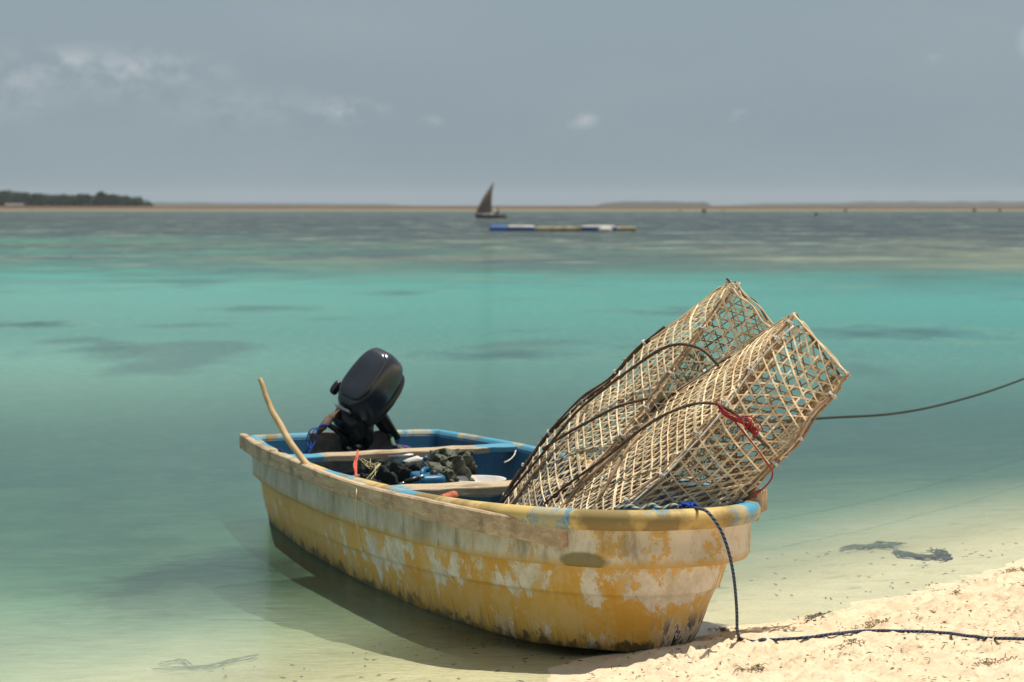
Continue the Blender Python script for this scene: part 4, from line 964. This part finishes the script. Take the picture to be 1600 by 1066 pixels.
rib([dd(800, 790, 9.45), dd(835, 740, 9.42), dd(868, 705, 9.40), dd(900, 668, 9.40), dd(920, 630, 9.42)], .0075, M['tan_stick'], bk_)
rib([dd(840, 792, 9.25), dd(880, 765, 9.15), dd(905, 747, 9.08)], .008, M['stick'], bk_)
# the inner funnel of each trap: a loose cone of strips
def funnel(root, c, axis_, r0, r1, L, seed):
    rg = np.random.default_rng(seed); axis_ = Vector(axis_).normalized(); a = axis_.orthogonal().normalized(); b = axis_.cross(a); mb = MB(); c = Vector(c)
    for k in range(34):
        th = 2*math.pi*k/34+rg.normal()*.05; tw = .9*(1 if k % 2 else -1)
        mb.tube([c+axis_*L*u+(a*math.cos(th+tw*u)+b*math.sin(th+tw*u))*(r0+(r1-r0)*u)+Vector(rg.normal(size=3))*.004 for u in np.linspace(0, 1, 9)], .0032, 4, flat=.4)
    for u in (.1, .35, .6, .9):
        mb.tube([c+axis_*L*u+(a*math.cos(t)+b*math.sin(t))*(r0+(r1-r0)*u) for t in np.linspace(0, 6.283, 26)], .004, 5)
    o = mb.build('funnel', M['shaded_bamboo'], root, False); o.data.transform(Matrix.Translation(-Vector(root.location)))
funnel(fr_, P(1085, 745, 8.82), (.45, .1, .75), .13, .05, .32, 3)
funnel(bk_, P(1010, 650, 9.28), (.55, .05, .75), .12, .045, .32, 5)

# red cord on the front trap
mb = MB()
for k in range(8):
    e = rng.normal(size=8)*1.8
    mb.tube(spline([P(1121+e[0]*.5, 630+e[1]*.5, 8.53), P(1132+e[2], 645+e[3], 8.51), P(1150+e[4]*1.3, 655+e[5]*1.3, 8.50), P(1168+e[6], 664+e[7], 8.51), P(1180+e[1], 674+e[2], 8.52)], 20), .0024, 5)
for k in range(9):
    c = P(1166+k*2.1, 660+k*2.2, 8.50); mb.tube([c+Vector((.014*math.cos(t)*(.6+.4*rng.random()), .012*math.sin(t), .016*math.sin(t+k))) for t in np.linspace(0, 6.3, 12)], .0025, 5)
mb.tube(spline([P(1123, 632, 8.52), P(1150, 661, 8.50), P(1175, 692, 8.50), P(1196, 720, 8.52), P(1207, 737, 8.54), P(1203, 752, 8.56), P(1187, 768, 8.57), P(1173, 778, 8.58)], 50), .0030, 6)
mb.tube(spline([P(1150, 657, 8.50), P(1168, 650, 8.49), P(1185, 660, 8.5), P(1192, 672, 8.52)], 20), .0026, 5)
tag(mb.build('red_cord', M['red_cord']), 'red cord tangled and knotted on the front fish trap', 'cord')

# ------------------------------------------------------------------ ropes at the bow
def gz(x, y): return float(ground_z(np.array(x), np.array(y)))
def onsand(px, py, up):
    D = 9.0
    for _ in range(14):
        z = gz((px-800)/FPX*D, D)+up; D = (CAMH-z)*FPX/(py-HOR)
    return P(px, py, D)
pts = [P(1066, 800, 8.42), P(1078, 794, 8.34), P(1092, 795, 8.22), P(1104, 799, 8.155), P(1118, 815, 8.13), P(1130, 837, 8.13), P(1140, 868, 8.15), P(1147, 905, 8.20), P(1151, 950, 8.27), P(1152, 985, 8.33), onsand(1155, 997, .014), onsand(1166, 1001, .008), onsand(1182, 1003, -.006), onsand(1196, 996, -.006), onsand(1213, 1000, .002)]
rest = [(1230, 1001, -.004), (1248, 1000, .003), (1275, 995, .008), (1300, 991, .010), (1330, 987, .009), (1362, 985, .010), (1392, 986, .010), (1420, 987, .006), (1436, 989, .004), (1452, 987, .010), (1480, 988, .010), (1510, 995, .010), (1545, 998, .010), (1600, 999, .010), (1680, 1000, .01), (1850, 1005, .01)]
pts = spline(pts[:11], 60)[:-1]
sandp = [(1155, 997, .006), (1166, 1001, .006), (1182, 1003, -.004), (1196, 996, -.008), (1213, 1000, -.004)]+rest
for (xa, ya, ua), (xb, yb, ub) in zip(sandp, sandp[1:]):
    k_ = max(2, int((xb-xa)/7))
    for q in range(k_): pts.append(onsand(xa+(xb-xa)*q/k_, ya+(yb-ya)*q/k_, (ua+(ub-ua)*q/k_)*(.6 if xa < 1250 else 1.0)+(.004 if xa > 1240 else 0)))
zs_ = [p.z for p in pts]
for q in range(66, len(pts)-6): pts[q] = Vector((pts[q].x, pts[q].y, sum(zs_[q-5:q+6])/11+.001))
ys_ = [p.y for p in pts]
for q in range(66, len(pts)-6): pts[q] = Vector((pts[q].x, sum(ys_[q-5:q+6])/11, pts[q].z))
tag(rope('bow_rope', pts, .0054, M['rope_blue'], seg=len(pts)*3), 'dark blue rope hanging from the bow and running along the sand', 'rope')
mb = MB()
for k in range(12):
    e = rng.normal(size=6)*2.2; c = P(1076+e[0], 793+e[1]*.6, 8.30+.02*rng.random())
    mb.tube([c+Vector((.022*math.cos(t+k), .018*math.sin(t), .012*math.sin(t+k*1.7))) for t in np.linspace(0, 5.6, 12)], .0036, 5)
tag(mb.build('rope_knot', M['rope_bright']), 'bright blue knot of cord sitting on the bow rim', 'knot')
tag(rope('coiled_rope', [P(960, 796, 8.46), P(985, 792, 8.44), P(1000, 797, 8.42), P(1018, 790, 8.42), P(1034, 796, 8.40), P(1052, 790, 8.40), P(1062, 797, 8.40), P(1048, 800, 8.42), P(1020, 798, 8.44)], .009, M['rope_grey'], seg=90), 'grey-green rope lying just inside the bow rim below the traps', 'rope')
ms = [BL(1.75, .60, .47), P(960, 690, 11.2), P(1100, 668, 11.8), P(1280, 654, 12.5), P(1400, 646, 13.2), P(1500, 625, 14.0), P(1600, 592, 15.0), P(1750, 530, 17)]
tag(rope('mooring_line', ms, .0065, M['rope_dark'], seg=120), 'taut dark green line running out to the right from behind the traps', 'mooring line')

# ------------------------------------------------------------------ debris on the sand and weed in the shallows
def bits(name, n, region, size, mt, up=.004, seed=1, long=2.5):
    rg = np.random.default_rng(seed); mb = MB(); k = 0
    while k < n:
        x, y = rg.uniform(*region[0]), rg.uniform(*region[1]); s_ = float(shore(np.array(x), np.array(y)))
        if not (region[2][0] < s_ < region[2][1]): continue
        dn = float(fbm(np.array(x*2.2+seed), np.array(y*2.2), 3))
        if rg.random() > max(0, (dn-.42)*6): continue
        z = gz(x, y)+up; a = rg.random()*6.28; L = size*(.4+rg.random())*long; d = Vector((math.cos(a), math.sin(a), rg.normal()*.15)); c = Vector((x, y, z)); s2 = Vector((-d.y, d.x, .2))
        mb.tube([c-d*L/2, c+s2*L*.15*rg.normal(), c+d*L/2+s2*L*.1*rg.normal()], [size*.2, size*.45, size*.15], 5, flat=.5); k += 1
    return mb.build(name, mt, None, False)
tag(bits('seaweed_bits', 1500, ((-.3, 2.9), (6.9, 10.9), (-4, .0)), .0055, M['weedtan'], seed=4), 'brown crumbs of dry seaweed strewn over the sand', 'seaweed', kind='stuff')
tag(bits('dark_bits', 70, ((-.3, 2.9), (6.9, 10.9), (-4, .1)), .009, M['weed'], seed=9), 'small dark scraps of seaweed scattered on the sand', 'seaweed', kind='stuff')
tag(bits('sunken_bits', 220, ((-2.2, 2.8), (7.6, 12), (.0, 1.6)), .008, M['weed'], up=.004, seed=14), 'dark flecks of seaweed on the sand under shallow water', 'seaweed', kind='stuff')
def strands(label, paths, r, seed, up=.01, name='seaweed_strand'):
    rg = np.random.default_rng(seed); mb = MB()
    for pth, k in paths:
        for _ in range(k):
            pp = [onsand(px+rg.normal()*5, py+rg.normal()*1.8, up*(.5+rg.random())) for px, py in pth]
            mb.tube(spline(pp, 26), [r*(.5+1.0*math.sin(math.pi*(i+1)/28))*(1+.4*math.sin(i*1.3+_)) for i in range(27)], 6, flat=.4)
    return tag(mb.build(name, M['weed']), label, 'seaweed')
strands('long dark seaweed strand in the shallows, the left one of two', [([(1312, 857), (1335, 854), (1362, 852), (1385, 851), (1412, 849)], 7), ([(1350, 857), (1372, 852), (1400, 855)], 4)], .005, 1)
strands('dark curled seaweed strand in the shallows, the right one of two', [([(1396, 861), (1420, 865), (1445, 870), (1465, 868), (1480, 866)], 7), ([(1465, 872), (1482, 870), (1470, 862), (1458, 859)], 5)], .006, 2)
strands('thin dark seaweed line on the sand under water at bottom left', [([(240, 1045), (285, 1043), (330, 1040), (370, 1030), (405, 1024)], 4), ([(255, 1038), (280, 1034), (300, 1040)], 2)], .0035, 3)
strands('short dark twig of seaweed on the dry sand right of the rope', [([(1262, 967), (1275, 962), (1287, 959)], 2)], .004, 4, .012, 'seaweed_twig')

def tuft(px, py, n, rad, label, seed, mt='weedtan'):
    rg = np.random.default_rng(seed); c = onsand(px, py, 0); mb = MB()
    for _ in range(n//2+4):
        x = c.x+rg.normal()*rad*1.6; y = c.y+rg.normal()*rad; a = rg.random()*6.3; L = .012+.02*rg.random(); z = gz(x, y)+.003
        mb.tube([(x, y, z), (x+math.cos(a)*L*.5, y+math.sin(a)*L*.5, z+.004+.006*rg.random()), (x+math.cos(a+.5)*L, y+math.sin(a+.5)*L, z+.002)], [.0016, .0024, .001], 4, flat=.5)
    tag(mb.build('seaweed_tuft', M[mt], None, False), label, 'seaweed', 'clumps of dry seaweed along the tide line')
for q in [(1268, 966, 30, .016, 'small tan seaweed clump just right of the hanging bow rope', 1), (1453, 955, 26, .010, 'round brown seaweed clump in the middle of the sand', 2), (1365, 978, 55, .020, 'long dark seaweed clump lying above the rope on the sand', 3),
          (1585, 893, 60, .022, 'seaweed clump at the water edge by the right frame edge', 4), (1595, 921, 22, .010, 'seaweed clump at the right frame edge below the waterline clump', 5), (1490, 925, 20, .012, 'faint tan seaweed clump between water edge and rope at right', 6),
          (1180, 1045, 40, .018, 'tan seaweed clump on the sand at the bottom below the bow rope', 7), (1330, 1012, 30, .012, 'flat tan seaweed clump just below the rope on the sand', 8), (1130, 986, 40, .014, 'brown seaweed clump in the shade beside the bow', 9),
          (1560, 1035, 40, .02, 'pale brown seaweed clump in the bottom right corner', 10)]: tuft(*q)

# ------------------------------------------------------------------ air
m, nt, out = newmat('haze_air')
vp = nn(nt, 'ShaderNodeVolumePrincipled', {'Color': (.80, .88, .95), 'Density': .00011, 'Anisotropy': .2}); nt.links.new(vp.outputs[0], out.inputs['Volume'])
hz = MB().box((0, 3100, 14.5), (8600, 6400, 40)).build('haze', m, None, False); tag(hz, kind='stuff')
